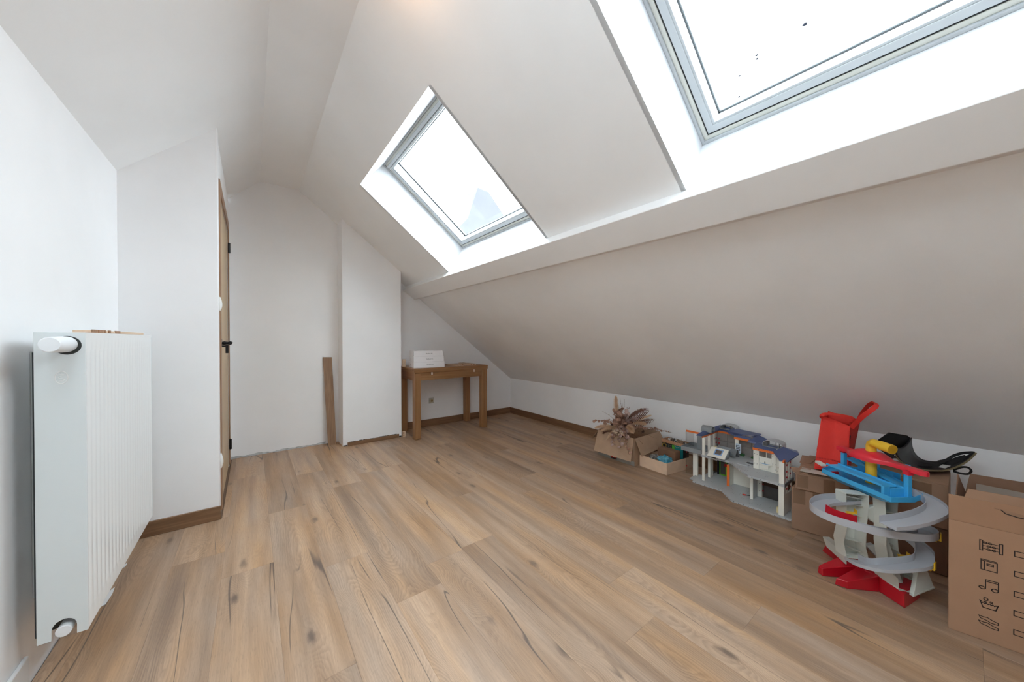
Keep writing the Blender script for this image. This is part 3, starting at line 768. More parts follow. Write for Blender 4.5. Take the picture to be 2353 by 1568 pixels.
# ceiling lamp just above the frame: its warm bulb lights the slope
lamp = thing('ceiling_lamp', 'small bare warm bulb in a white holder at the ridge of the ceiling', 'lamp', (0.40, 1.22, ZF))
mb = MB(); mb.tube([(0.335, 1.22, ZF-0.001), (0.335, 1.22, ZF-0.03)], 0.035, 20); mb.build('lamp_holder', M_WHITE_PL, lamp, smooth=True)
M_BULB = bpy.data.materials.new('glowing_bulb'); M_BULB.use_nodes = True
M_BULB.node_tree.nodes['Principled BSDF'].inputs['Emission Color'].default_value = (1, 0.72, 0.42, 1)
M_BULB.node_tree.nodes['Principled BSDF'].inputs['Emission Strength'].default_value = 6
mb = MB(); pts = [(0.335, 1.22, ZF-0.03-0.012*i) for i in range(8)]; mb.tube(pts, [0.012, 0.016, 0.024, 0.030, 0.030, 0.026, 0.017, 0.004], 16); mb.build('bulb', M_BULB, lamp, smooth=True)
ld = bpy.data.lights.new('bulb_light', 'POINT'); ld.energy = 1.3; ld.color = (1.0, 0.58, 0.30); ld.shadow_soft_size = 0.035
lo = bpy.data.objects.new('bulb_light', ld); COL.objects.link(lo); lo.location = (0.345, 1.22, ZF-0.16)
# ================================================================= toy house by the knee wall
M_TGREY = mat('toy_grey', rgb(186, 190, 192), 0.45)
M_TGREY2 = mat('toy_mid_grey', rgb(142, 148, 152), 0.45)
M_TGREY3 = mat('toy_dark_grey', rgb(96, 98, 102), 0.5)
M_TWHITE = mat('toy_cream_white', rgb(240, 238, 228), 0.45)
M_TORANGE = mat('toy_orange', rgb(238, 120, 52), 0.45)
M_TBLUE = mat('toy_navy', rgb(84, 98, 142), 0.4, mottle=0.2, mscale=12)
M_TRED = mat('toy_red_peg', rgb(180, 30, 40), 0.4)
M_TGREEN = mat('toy_lime', rgb(118, 200, 52), 0.4)
M_TYEL = mat('toy_pale_yellow', rgb(232, 216, 164), 0.5)
M_STUD = mat('toy_slot_dark', rgb(84, 88, 96), 0.6)
def clear_mat(name, tint, refl=0.1):
    m = glass_mat(name, tint, refl); return m
M_CLEAR = clear_mat('clear_acrylic', (0.90, 0.90, 0.90, 1), 0.12)
M_SMOKE = clear_mat('smoked_acrylic', (0.62, 0.60, 0.60, 1), 0.12)
house = thing('toy_house', 'open two-storey toy house with navy roof and orange beams by the low wall', 'toy house', (2.72, 0.92, 0))
def hpart(nm, boxes, m, bevel=0.0008, parent=None, lb=None):
    mb = MB()
    for b in boxes: mb.box(*b)
    o = mb.build(nm, m, parent or house, bevel=bevel)
    if lb: o['label'] = lb
    return o
ZG, Z2, Z2B, ZTOP = 0.013, 0.205, 0.190, 0.335
# base plate
base_poly = [(2.632,1.245), (2.632,1.045), (2.520,0.940), (2.527,0.610), (2.960,0.610), (2.960,1.245)]
mb = MB(); mb.slab([(x,y,0.001) for x, y in base_poly], (0,0,ZG-0.001)); base = mb.build('base_plate', M_TGREY, house, bevel=0.001)
mb = MB(); mb.slab([(2.664,1.2455,0.004), (2.80,1.2455,0.004), (2.80,1.285,0.004), (2.668,1.285,0.004)], (0,0,0.008)); mb.build('doorstep', M_TGREY, house, bevel=0.001)
def studs(edge, z, n, parent, out):
    """row of little slots in the edge of a plate"""
    mb = MB()
    for a, b, k in edge:
        a, b = V(*a), V(*b); d = (b-a).normalized(); s = V(d.y, -d.x, 0)
        if s.dot(V(-1,-0.3,0)) < 0: s = -s
        for i in range(k):
            c = a.lerp(b, (i+0.5)/k)+V(0,0,z)
            mb.slab([c-d*0.0022+s*0.0003+V(0,0,-0.002), c+d*0.0022+s*0.0003+V(0,0,-0.002), c+d*0.0022+s*0.0003+V(0,0,0.002), c-d*0.0022+s*0.0003+V(0,0,0.002)], s*0.0004)
    o = mb.build('edge_slots', M_STUD, parent); o['kind'] = 'stuff'
studs([((2.632,1.24,0), (2.632,1.045,0), 6), ((2.632,1.045,0), (2.520,0.94,0), 4), ((2.520,0.94,0), (2.527,0.61,0), 12)], 0.0065, 0, base, 1)
def slots(spots, z, parent):
    mb = MB()
    for x, y in spots:
        for i in range(2):
            for j in range(2):
                mb.box(x+i*0.014-0.004, x+i*0.014+0.001, y+j*0.011-0.0008, y+j*0.011+0.0008, z+0.0002, z+0.0006)
    o = mb.build('floor_slots', M_STUD, parent); o['kind'] = 'stuff'
slots([(2.72,1.14), (2.66,1.05), (2.70,1.00), (2.66,0.93), (2.60,0.90), (2.64,0.97), (2.74,0.92), (2.60,0.74), (2.66,0.66), (2.56,0.84), (2.72,0.74), (2.58,0.80)], ZG, base)
# upper floor
up_poly = [(2.700,1.210), (2.712,1.035), (2.700,1.010), (2.530,0.850), (2.530,0.662), (2.705,0.662), (2.955,0.740), (2.955,1.210)]
mb = MB(); mb.slab([(x,y,Z2B) for x, y in up_poly], (0,0,Z2-Z2B)); up = mb.build('upper_floor', M_TGREY, house, bevel=0.001)
studs([((2.700,1.205,0), (2.712,1.035,0), 4), ((2.70,1.01,0), (2.530,0.85,0), 6), ((2.53,0.85,0), (2.53,0.665,0), 4)], 0.1975, 0, up, 1)
slots([(2.66,0.98), (2.62,0.92), (2.60,0.88), (2.62,0.82), (2.66,0.88), (2.58,0.76), (2.64,0.94)], Z2, up)
# white columns
for x0, x1, y0, y1, z0_, z1_ in ((2.698,2.712,1.188,1.206,ZG,Z2B), (2.698,2.712,1.188,1.206,Z2,ZTOP), (2.800,2.830,1.190,1.208,ZG,Z2B), (2.795,2.823,1.190,1.208,Z2,ZTOP),
                                 (2.850,2.862,1.195,1.206,ZG,Z2B), (2.880,2.900,1.195,1.206,Z2,ZTOP), (2.535,2.553,0.663,0.690,ZG,Z2B), (2.535,2.553,0.663,0.688,Z2,ZTOP)):
    hpart('column', [(x0,x1,y0,y1,z0_,z1_)], M_TWHITE)
# side end wall (near end): two posts with windows between, low panel
hpart('end_wall', [(2.5535,2.700,0.664,0.672,ZG,0.135), (2.5535,2.575,0.664,0.672,0.135,Z2B), (2.600,2.618,0.664,0.672,0.135,Z2B), (2.682,2.700,0.664,0.672,0.135,Z2B),
                   (2.5535,2.572,0.664,0.672,Z2,ZTOP), (2.598,2.618,0.664,0.672,Z2,ZTOP), (2.640,2.662,0.664,0.672,Z2,ZTOP), (2.684,2.700,0.664,0.672,Z2,ZTOP)], M_TWHITE)
hpart('end_pane', [(2.572,2.598,0.6665,0.6685,Z2,ZTOP), (2.618,2.640,0.6665,0.6685,Z2,ZTOP), (2.662,2.684,0.6665,0.6685,Z2,ZTOP)], M_CLEAR, 0)
for x, z in ((2.585,0.31), (2.585,0.27), (2.585,0.235), (2.650,0.315), (2.650,0.28), (2.650,0.245), (2.585,0.165), (2.650,0.165)):
    hpart('red_peg', [(x-0.004,x+0.004,0.6600,0.6642,z-0.005,z+0.005)], M_TRED, 0.001)
hpart('floor_band', [(2.5295,2.706,0.6575,0.6618,Z2B-0.002,Z2+0.003)], M_TGREY2)
# back walls (smoked panels in white frames)
def pane_wall(nm, a, b, z0_, z1_, m, th=0.003):
    a, b = V(*a, z0_), V(*b, z0_); d = (b-a).normalized(); s = V(-d.y, d.x, 0)*th
    mb = MB(); mb.slab([a, b, b+V(0,0,z1_-z0_), a+V(0,0,z1_-z0_)], s); return mb.build(nm, m, house)
def frame_wall(a, b, z0_, z1_, m, nv=1, wd_=0.006, nh=1):
    a, b = V(*a, z0_), V(*b, z0_); d = (b-a); ln = d.length; d.normalize(); s = V(-d.y, d.x, 0)*0.005; mb = MB()
    for i in range(nv+2):
        c = a+d*(ln*i/(nv+1)); mb.slab([c-d*wd_/2-s*0.5, c+d*wd_/2-s*0.5, c+d*wd_/2-s*0.5+V(0,0,z1_-z0_), c-d*wd_/2-s*0.5+V(0,0,z1_-z0_)], s*2)
    for i in range(nh+2):
        z = (z1_-z0_)*i/(nh+1); mb.slab([a-s*0.5+V(0,0,z-0.002), b-s*0.5+V(0,0,z-0.002), b-s*0.5+V(0,0,z+0.002), a-s*0.5+V(0,0,z+0.002)], s*2)
    return mb.build('panel_frame', m, house)
M_PANEL = mat('toy_stone_panel', rgb(150, 144, 140), 0.5, mottle=0.12, mscale=40)
pane_wall('back_panel', (2.958,1.205), (2.958,1.060), Z2, ZTOP, M_PANEL)
frame_wall((2.955,1.205), (2.955,1.060), Z2, ZTOP, M_PANEL, 1, 0.004)
pane_wall('side_panel', (2.830,1.208), (2.955,1.208), Z2, ZTOP, M_CLEAR)
pane_wall('side_panel', (2.863,1.208), (2.955,1.208), ZG, Z2B, M_CLEAR)
for x, z in ((2.935,0.29), (2.935,0.255), (2.84,0.30), (2.87,0.10)): hpart('red_peg', [(x-0.004,x+0.004,1.1995,1.2075,z-0.005,z+0.005)], M_TRED, 0.001)
for y, z in ((1.19,0.285), (1.19,0.25)): hpart('red_peg', [(2.948,2.955,y-0.004,y+0.004,z-0.005,z+0.005)], M_TRED, 0.001)
hpart('return_wall', [(2.868,2.874,1.022,1.047,Z2,ZTOP)], M_TWHITE)
pane_wall('back_panel', (2.930,1.045), (2.930,0.872), Z2, ZTOP, M_PANEL)
frame_wall((2.927,1.045), (2.927,0.872), Z2, ZTOP, M_PANEL, 1, 0.004)
for q in ((2.895,2.920,1.00,1.022,Z2,Z2+0.016), (2.900,2.925,0.885,0.955,Z2,Z2+0.009)): hpart('green_base', [q], mat('toy_green', rgb(58,116,62), 0.5))
# poster on the return wall
post = hpart('poster', [(2.862,2.8655,1.005,1.040,0.232,0.302)], mat('poster_blue', rgb(206, 222, 236), 0.5))
pm = MB()
for i in range(5):
    for j in range(3):
        z = 0.240+i*0.011; y = 1.011+j*0.010; pm.box(2.8612, 2.8618, y, y+0.006+0.001*((i+j) % 2), z, z+0.005-0.001*((i*j) % 2))
o = pm.build('poster_print', mat('poster_ink', rgb(44,46,60), 0.6), post); o['kind'] = 'stuff'
# bathroom wall with window, basin, shelves
hpart('bathroom_wall', [(2.698,2.703,0.842,0.874,Z2,ZTOP-0.005), (2.698,2.703,0.745,0.772,Z2,ZTOP-0.010), (2.7035,2.7080,0.772,0.842,Z2,0.292), (2.698,2.703,0.842,0.774,0.328,ZTOP-0.004),
                        (2.698,2.7035,0.730,0.7445,Z2,0.30)], M_TWHITE)
hpart('bathroom_window', [(2.7035,2.7045,0.772,0.842,0.292,0.328)], M_CLEAR, 0)
hpart('window_frame', [(2.700,2.7032,0.7995,0.8025,0.292,0.328), (2.700,2.7032,0.772,0.842,0.290,0.293)], M_TWHITE, 0)
for y, z in ((0.866,0.305), (0.852,0.303), (0.866,0.240), (0.852,0.238), (0.765,0.262), (0.752,0.262), (0.765,0.31), (0.752,0.228)):
    hpart('peg_stud', [(2.6965,2.698,y-0.0015,y+0.0015,z-0.0018,z+0.0018)], M_STUD, 0)
mb = MB(); mb.slab([(2.6975,0.842,0.245), (2.690,0.836,0.245), (2.679,0.822,0.245), (2.677,0.800,0.245), (2.679,0.784,0.245), (2.690,0.771,0.245), (2.6975,0.766,0.245)], (0,0,0.007)); basin = mb.build('basin', M_TWHITE, house, bevel=0.001)
mb = MB(); mb.slab([(2.695,0.836,0.2522), (2.683,0.820,0.2522), (2.681,0.800,0.2522), (2.683,0.788,0.2522), (2.695,0.775,0.2522)], (0,0,0.0012)); mb.build('basin_water', mat('pale_blue', rgb(150,190,226), 0.3), basin)
hpart('basin_foot', [(2.685,2.6975,0.785,0.822,0.222,0.245)], M_TWHITE, 0.001, basin)
mb = MB(); mb.tube([(2.692,0.806,0.253), (2.692,0.806,0.264), (2.687,0.806,0.266)], 0.0022, 8); mb.build('tap', mat('dark_green', rgb(40,70,66), 0.4), basin)
for q in ((2.688,2.6975,0.738,0.7445,0.222,0.226), (2.688,2.6975,0.730,0.7445,0.246,0.2500), (2.688,2.6975,0.730,0.7445,0.207,0.2115)): hpart('wall_shelf', [q], M_TWHITE)
# steps and tray on the upper floor
hpart('stair_piece', [(2.690,2.725,0.905,0.975,Z2,Z2+0.006), (2.725,2.760,0.882,0.930,Z2,Z2+0.010), (2.762,2.80,0.880,0.915,Z2,Z2+0.018)], M_TGREY)
hpart('stair_tread', [(2.727,2.758,0.884,0.928,Z2+0.0102,Z2+0.0125)], M_TGREY3)
hpart('yellow_block', [(2.835,2.858,1.155,1.180,Z2,Z2+0.045)], M_TYEL); hpart('small_shelf', [(2.87,2.90,1.18,1.195,0.295,0.298)], M_TGREY2)
# skylight roof hatch lying on the upper floor: wedge with a square window
hatch = thing('toy_roof_hatch', 'white tilted toy roof hatch with a square blue-framed window lying in the toy house', 'toy part', (2.72, 1.10, Z2))
A, B_, C_, D_ = V(2.690,1.165,0.209), V(2.690,1.048,0.209), V(2.765,1.048,0.262), V(2.765,1.165,0.262)
nm_ = (B_-A).cross(D_-A).normalized(); nm_ = nm_ if nm_.z > 0 else -nm_
def onA(u, v): return A.lerp(B_, u).lerp(D_.lerp(C_, u), v)
def patch(mb, u0, u1, v0, v1, h0, h1):
    mb.slab([onA(u0,v0)+nm_*h0, onA(u1,v0)+nm_*h0, onA(u1,v1)+nm_*h0, onA(u0,v1)+nm_*h0], nm_*(h1-h0))
mb = MB(); patch(mb, 0, 0.34, 0, 1, 0, 0.006); patch(mb, 0.72, 1, 0, 1, 0, 0.006); patch(mb, 0.34, 0.72, 0, 0.30, 0, 0.006); patch(mb, 0.34, 0.72, 0.78, 1, 0, 0.006)
mb.build('hatch_board', M_TWHITE, hatch)
mb = MB()
for q in ((0.30,0.36,0.24,0.84), (0.70,0.76,0.24,0.84), (0.36,0.70,0.24,0.32), (0.36,0.70,0.76,0.84)): patch(mb, *q, 0.0062, 0.008)
mb.build('hatch_frame', mat('sky_blue_frame', rgb(140,180,226), 0.4), hatch)
mb = MB(); patch(mb, 0.34, 0.72, 0.30, 0.78, 0.001, 0.002); mb.build('hatch_pane', mat('hatch_pane', rgb(112,100,96), 0.3), hatch)
mb = MB(); patch(mb, 0.0, 1.0, 0.0, 1.0, -0.006, -0.0005); mb.slab([B_+V(0,-0.0002,0.0), V(2.765,1.0478,0.209), C_+V(0,-0.0002,0)], (0,-0.003,0)); mb.build('hatch_side', M_TGREY2, hatch)
mb = MB(); mb.slab([V(2.768,1.045,0.262), V(2.800,1.02,0.215), V(2.835,1.02,0.262), V(2.80,1.045,0.275)], (0,0.09,0)); mb.build('grey_flap', M_TGREY2, hatch)
mb = MB(); mb.slab([V(2.845,1.015,0.208), V(2.838,1.015,0.258), V(2.842,1.015,0.262), V(2.855,1.015,0.210)], (0,0.06,0)); mb.build('dark_flap', M_TGREY3, hatch)
mb = MB(); mb.box(2.683, 2.690, 1.105, 1.130, Z2+0.001, Z2+0.007); mb.build('catch', M_BLACK, hatch)
# ground floor: green door, orange wall end, white wall, middle pier, smoked window
mb = MB()
for b in ((2.920,2.926,1.168,1.174,ZG,0.182), (2.920,2.926,1.122,1.130,ZG,0.182), (2.920,2.926,1.080,1.086,ZG,0.182), (2.920,2.926,1.086,1.168,0.176,0.182), (2.920,2.926,1.086,1.168,ZG,ZG+0.008)): mb.box(*b)
gd = mb.build('green_door', M_TGREEN, house)
hpart('door_pane', [(2.9225,2.9240,1.086,1.168,ZG+0.008,0.176)], mat('door_pane_dark', rgb(92,86,82), 0.3), 0, gd)
mb = MB(); mb.tube([(2.914,1.126,0.098), (2.9195,1.126,0.098)], 0.013, 14); mb.build('red_knob', M_TRED, gd)
hpart('door_post', [(2.918,2.932,1.176,1.190,ZG,0.188)], mat('dark_navy', rgb(30,36,54), 0.5))
hpart('partition', [(2.742,2.815,1.036,1.050,ZG,0.168)], M_TWHITE); hpart('orange_edge', [(2.737,2.7418,1.034,1.052,ZG,0.168)], M_TORANGE)
mb = MB(); mb.slab([(2.818,1.044,ZG), (2.832,0.872,ZG), (2.832,0.872,Z2B), (2.818,1.044,Z2B)], (0.006,0,0)); mb.build('inner_wall', M_TWHITE, house)
hpart('pier', [(2.640,2.648,0.857,0.874,ZG,Z2B)], M_TWHITE); hpart('pier_side', [(2.6485,2.722,0.857,0.864,ZG,Z2B)], M_TGREY)
hpart('pier_side', [(2.7225,2.735,0.832,0.864,ZG,Z2B)], M_TWHITE)
for z in (0.05, 0.10, 0.15): hpart('peg_stud', [(2.7205,2.7225,0.842,0.847,z,z+0.005)], M_STUD, 0)
hpart('garage_window', [(2.738,2.741,0.700,0.832,ZG,Z2B)], M_SMOKE, 0)
for y, z in ((0.829,0.055), (0.829,0.10)): hpart('red_peg', [(2.731,2.737,y-0.004,y+0.004,z-0.004,z+0.004)], M_TRED, 0.001)
hpart('yellow_bin', [(2.690,2.712,0.872,0.892,ZG,ZG+0.055)], M_TYEL); hpart('yellow_bin', [(2.556,2.575,0.692,0.705,ZG,ZG+0.035)], M_TYEL)
mb = MB(); mb.tube([(2.690,0.880,0.052), (2.683,0.878,0.03), (2.676,0.89,0.016), (2.67,0.905,0.016)], 0.0018, 6); mb.build('hose', M_BLACK, house)
mb = MB(); mb.tube([(2.67,0.905,0.017), (2.662,0.925,0.018)], 0.0045, 8); mb.build('hose_nozzle', mat('toy_bright_red', rgb(214,58,40), 0.4), house)
mb = MB(); c0 = V(2.822,0.900,0.110); mb.tube([c0+V(-0.003, 0.034*cos(a), 0.026*sin(a)) for a in [pi*0.25+1.5*pi*i/16 for i in range(17)]], 0.0014, 6); mb.build('wall_hose', mat('thin_dark_cable', rgb(60,66,84), 0.5), house)
hpart('red_clip', [(2.812,2.820,0.874,0.882,0.128,0.14)], M_TRED, 0.001)
# balcony on the far side
hpart('balcony_floor', [(2.700,2.860,1.216,1.362,Z2-0.002,Z2+0.001)], M_TGREY2)
hpart('balcony_rail', [(2.697,2.700,1.212,1.365,Z2-0.002,Z2+0.030), (2.700,2.863,1.362,1.365,Z2-0.002,Z2+0.030), (2.860,2.863,1.212,1.362,Z2-0.002,Z2+0.030)], M_TGREY2)
hpart('balcony_column', [(2.760,2.776,1.268,1.302,0.002,Z2-0.003)], M_TWHITE)
hpart('lift_shaft', [(2.806,2.832,1.252,1.292,Z2+0.001,0.318)], M_TGREY2); hpart('shaft_cap', [(2.806,2.834,1.250,1.294,0.3185,0.333)], M_TWHITE)
hpart('orange_beam', [(2.770,2.778,1.212,1.362,0.334,0.348)], M_TORANGE)
hpart('clear_panel', [(2.772,2.775,1.300,1.358,Z2+0.031,0.334)], M_CLEAR, 0); hpart('clear_panel', [(2.778,2.781,1.303,1.360,0.004,Z2-0.003)], M_CLEAR, 0)
hpart('panel_rail', [(2.776,2.783,1.3605,1.3665,0.002,Z2-0.003), (2.770,2.777,1.3585,1.3645,Z2+0.031,0.334)], M_CLEAR, 0)
for z in (0.06, 0.17): hpart('red_peg', [(2.774,2.7755,1.355,1.362,z-0.004,z+0.004)], M_TRED, 0)
# orange fascias
zf0, zf1 = ZTOP-0.001, ZTOP+0.014
hpart('orange_fascia', [(2.692,2.960,1.198,1.206,zf0,zf1)], M_TORANGE); hpart('orange_fascia', [(2.952,2.960,1.060,1.1975,zf0,zf1)], M_TORANGE)
hpart('orange_fascia', [(2.862,2.870,0.925,1.052,zf0-0.003,zf1-0.003)], M_TORANGE); hpart('orange_fascia', [(2.690,2.697,0.745,0.876,zf0-0.004,zf1-0.004)], M_TORANGE)
hpart('orange_fascia', [(2.530,2.556,0.661,0.669,zf0,zf1)], M_TORANGE)
for y in (0.84, 0.78): hpart('fascia_slot', [(2.689,2.690,y-0.003,y+0.003,zf0+0.002,zf0+0.007)], M_STUD, 0)
# navy roof pieces
def roof_piece(pts, th=(0,0,0.006)):
    mb = MB(); mb.slab(pts, th); return mb.build('roof_panel', M_TBLUE, house, bevel=0.0008)
roof_piece([(2.660,1.232,0.350), (2.672,1.194,0.350), (2.955,1.186,0.350), (2.975,1.186,0.388), (2.800,1.220,0.374)])
roof_piece([(2.946,1.186,0.350), (2.946,1.108,0.350), (2.970,1.105,0.374), (2.975,1.186,0.386)])
roof_piece([(2.905,1.112,0.352), (2.866,1.046,0.352), (2.866,0.985,0.372), (2.915,1.098,0.378)])
roof_piece([(2.862,1.050,0.348), (2.862,0.945,0.348), (2.872,0.945,0.364), (2.872,1.048,0.364)], (0.004,0,0))
roof_piece([(2.872,1.090,0.372), (2.862,0.985,0.372), (2.862,0.900,0.386), (2.915,0.895,0.388), (2.950,1.085,0.386)])
roof_piece([(2.800,0.940,0.350), (2.800,0.842,0.350), (2.876,0.842,0.366), (2.872,0.897,0.388)])
roof_piece([(2.796,0.942,0.344), (2.796,0.840,0.344), (2.799,0.840,0.355), (2.799,0.942,0.355)], (0.004,0,0))
roof_piece([(2.876,0.842,0.366), (2.876,0.950,0.366), (2.868,0.897,0.388)], (0,0,0.004))
roof_piece([(2.690,0.872,0.346), (2.690,0.750,0.346), (2.740,0.750,0.364), (2.745,0.872,0.364)])
roof_piece([(2.745,0.873,0.360), (2.745,0.735,0.360), (2.80,0.735,0.352), (2.80,0.873,0.352)])
roof_piece([(2.672,0.756,0.347), (2.685,0.708,0.386), (2.700,0.630,0.358), (2.552,0.648,0.338), (2.548,0.690,0.338)])
roof_piece([(2.685,0.708,0.386), (2.700,0.630,0.358), (2.79,0.66,0.352), (2.79,0.735,0.356)])
# grey barrel dormers
def dormer(cx, cy, hw, ln, z, h, axis, open_, rot=0.0):
    """half-round shell; axis 'x' or 'y' is its length"""
    mb = MB(); n = 10; th = 0.0025
    arc = [(-hw*cos(pi*i/n), h*(0.45+0.55*sin(pi*i/n)) if 0 < i < n else h*0.45) for i in range(n+1)]
    arc = [(-hw, 0)]+arc+[(hw, 0)]
    inn = [(a*(1-th/hw*1.0), b-th if b > 0 else b) for a, b in arc]
    def P(a, b, l): return (cx+l, cy+a, z+b) if axis == 'x' else (cx+a, cy+l, z+b)
    k = len(arc); vs = [P(a, b, -ln/2) for a, b in arc]+[P(a, b, -ln/2) for a, b in inn]+[P(a, b, ln/2) for a, b in arc]+[P(a, b, ln/2) for a, b in inn]
    fs = []
    for i in range(k-1):
        fs += [(i, i+1, k+i+1, k+i), (2*k+i, 3*k+i, 3*k+i+1, 2*k+i+1), (i, 2*k+i, 2*k+i+1, i+1), (k+i, k+i+1, 3*k+i+1, 3*k+i)]
    mb.add(vs, fs)
    o = mb.build('dormer', M_TGREY2 if not open_ else M_TGREY, house, smooth=True, sharp=40)
    if open_:
        for f in (-0.62, -0.30, 0.55):
            q = V(*P(f*hw, 0, -ln*0.3)); hh = h*(0.45+0.55*sqrt(1-f*f))-0.003
            mb = MB(); mb.box(q.x-0.002, q.x+0.002, q.y-0.0018, q.y+0.0018, z, z+hh); mb.build('dormer_post', M_TGREY3, house)
        mb = MB(); q = V(*P(-0.81*hw, 0, 0)); mb.box(q.x-ln*0.35, q.x+ln*0.35, cy+hw*0.62, cy+hw*0.94, z, z+h*0.62); mb.build('dormer_end', M_TGREY3, house)
        mb = MB(); mb.box(cx-ln/2, cx+ln/2, cy-hw*0.99, cy+hw*0.99, z-0.004, z-0.0005); mb.build('dormer_sill', M_TGREY2, house)
dormer(2.790, 1.203, 0.030, 0.075, 0.366, 0.044, 'y', False)
dormer(2.962, 1.120, 0.055, 0.078, 0.376, 0.036, 'x', True)
dormer(2.752, 0.772, 0.054, 0.078, 0.366, 0.042, 'x', True)
# ================================================================= cardboard boxes and what is in them
def card(name, c, sc=14, mott=0.10, bump=0.12):
    return mat(name, c, 0.75, bump=bump, bscale=sc*6, mottle=mott, mscale=sc)
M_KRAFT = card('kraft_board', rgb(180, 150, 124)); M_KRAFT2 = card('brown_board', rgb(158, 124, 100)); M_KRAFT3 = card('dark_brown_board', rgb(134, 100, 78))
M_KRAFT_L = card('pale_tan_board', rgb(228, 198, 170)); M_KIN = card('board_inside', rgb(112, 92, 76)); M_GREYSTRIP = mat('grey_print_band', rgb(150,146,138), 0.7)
M_TAPE = mat('brown_tape', rgb(128, 98, 76), 0.22, bump=0.3, bscale=40, coat=0.3)
def walls_box(mb, x0, x1, y0, y1, z0_, z1_, t=0.004):
    mb.box(x0, x1, y0, y1, z0_, z0_+t); mb.box(x0, x1, y0, y0+t, z0_+t, z1_); mb.box(x0, x1, y1-t, y1, z0_+t, z1_)
    mb.box(x0, x0+t, y0+t, y1-t, z0_+t, z1_); mb.box(x1-t, x1, y0+t, y1-t, z0_+t, z1_)

# open box with hanging flaps, full of dried flowers
b1 = thing('cardboard_box', 'open kraft box with its flaps hanging down, holding dried flowers', 'box', (2.77, 1.88, 0))
BX0, BX1, BY0, BY1, BZ = 2.566, 2.950, 1.692, 2.072, 0.236
mb = MB(); walls_box(mb, BX0, BX1, BY0, BY1, 0.001, BZ); mb.build('box_body', M_KRAFT, b1)
mb = MB(); mb.box(BX0-0.0012, BX0-0.0002, BY0, BY1, 0.003, 0.040); band = mb.build('grey_band', M_GREYSTRIP, b1)
mb = MB(); mb.slab([(BX0-0.001,BY1,BZ), (BX0-0.001,BY0+0.004,BZ), (2.508,BY0-0.004,0.055), (2.500,BY1-0.005,0.055)], (-0.004,0,0.001)); mb.build('flap', M_KRAFT, b1)
mb = MB(); mb.slab([(BX0+0.004,BY0-0.001,BZ), (BX1,BY0-0.001,BZ), (BX1+0.020,BY0-0.052,0.118), (BX0+0.012,BY0-0.058,0.100)], (0,-0.004,0.001)); mb.build('flap', M_KRAFT, b1)
mb = MB(); mb.slab([(BX0+0.01,BY1+0.001,BZ), (BX1,BY1+0.001,BZ), (BX1,BY1+0.085,BZ-0.10), (BX0+0.02,BY1+0.085,BZ-0.10)], (0,0,0.004)); mb.build('flap', M_KRAFT, b1)
mb = MB(); mb.slab([(BX1+0.001,BY1,BZ), (BX1+0.001,BY0,BZ), (BX1+0.055,BY0,BZ-0.12), (BX1+0.055,BY1,BZ-0.12)], (0.004,0,0.001)); mb.build('flap', M_KRAFT, b1)
# black and red arrow label low on its front
ly0, ly1 = 1.868, 1.930
mb = MB(); mb.box(BX0-0.0020, BX0-0.0013, ly0, ly1, 0.010, 0.052); lab = mb.build('arrow_label', mat('label_black', rgb(36,34,34), 0.5), b1)
mb = MB(); mb.box(BX0-0.0024, BX0-0.0020, ly0+0.006, ly0+0.038, 0.022, 0.046); mb.box(BX0-0.0024, BX0-0.0020, ly0+0.042, ly0+0.058, 0.018, 0.046); mb.build('red_field', mat('label_red', rgb(206,38,34), 0.5), lab)
mb = MB()
for y in (ly0+0.018, ly0+0.032): mb.slab([(BX0-0.0029, y-0.008, 0.034), (BX0-0.0029, y, 0.026), (BX0-0.0029, y+0.0035, 0.030), (BX0-0.0029, y-0.001, 0.034), (BX0-0.0029, y+0.0035, 0.038), (BX0-0.0029, y, 0.042)], (0.0004,0,0))
mb.build('white_arrows', mat('label_white', rgb(236,232,226), 0.5), lab)

# ---------------------------------------------------------------- dried bouquet
M_STEM = mat('dry_stem', rgb(120, 84, 58), 0.8); M_LEAFA = mat('dry_round_leaf', rgb(196, 156, 134), 0.7, mottle=0.35, mscale=25, col2=rgb(140, 106, 92)); M_LEAFB = mat('dry_dusty_leaf', rgb(190, 166, 158), 0.7, mottle=0.35, mscale=25, col2=rgb(148,116,106))
M_PAMPAS = mat('pampas_plume', rgb(236, 208, 176), 0.9, mottle=0.1, mscale=40); M_FERN = mat('brown_fern', rgb(104, 68, 56), 0.7); M_WHITEFL = mat('bleached_flower', rgb(226, 206, 180), 0.8); M_DARKFL = mat('dark_seed_head', rgb(70, 46, 40), 0.8)
bq = thing('dried_bouquet', 'bouquet of dried pampas, eucalyptus and brown fern lying on the open kraft box', 'dried flowers', (2.72, 1.86, 0.24))
rng = random.Random(11)
def UP(p): return V(p[0], p[1], p[2] if p[2] < 0.27 else 0.27+(p[2]-0.27)*1.7)
def unit(a): a = V(*a); return a.normalized()
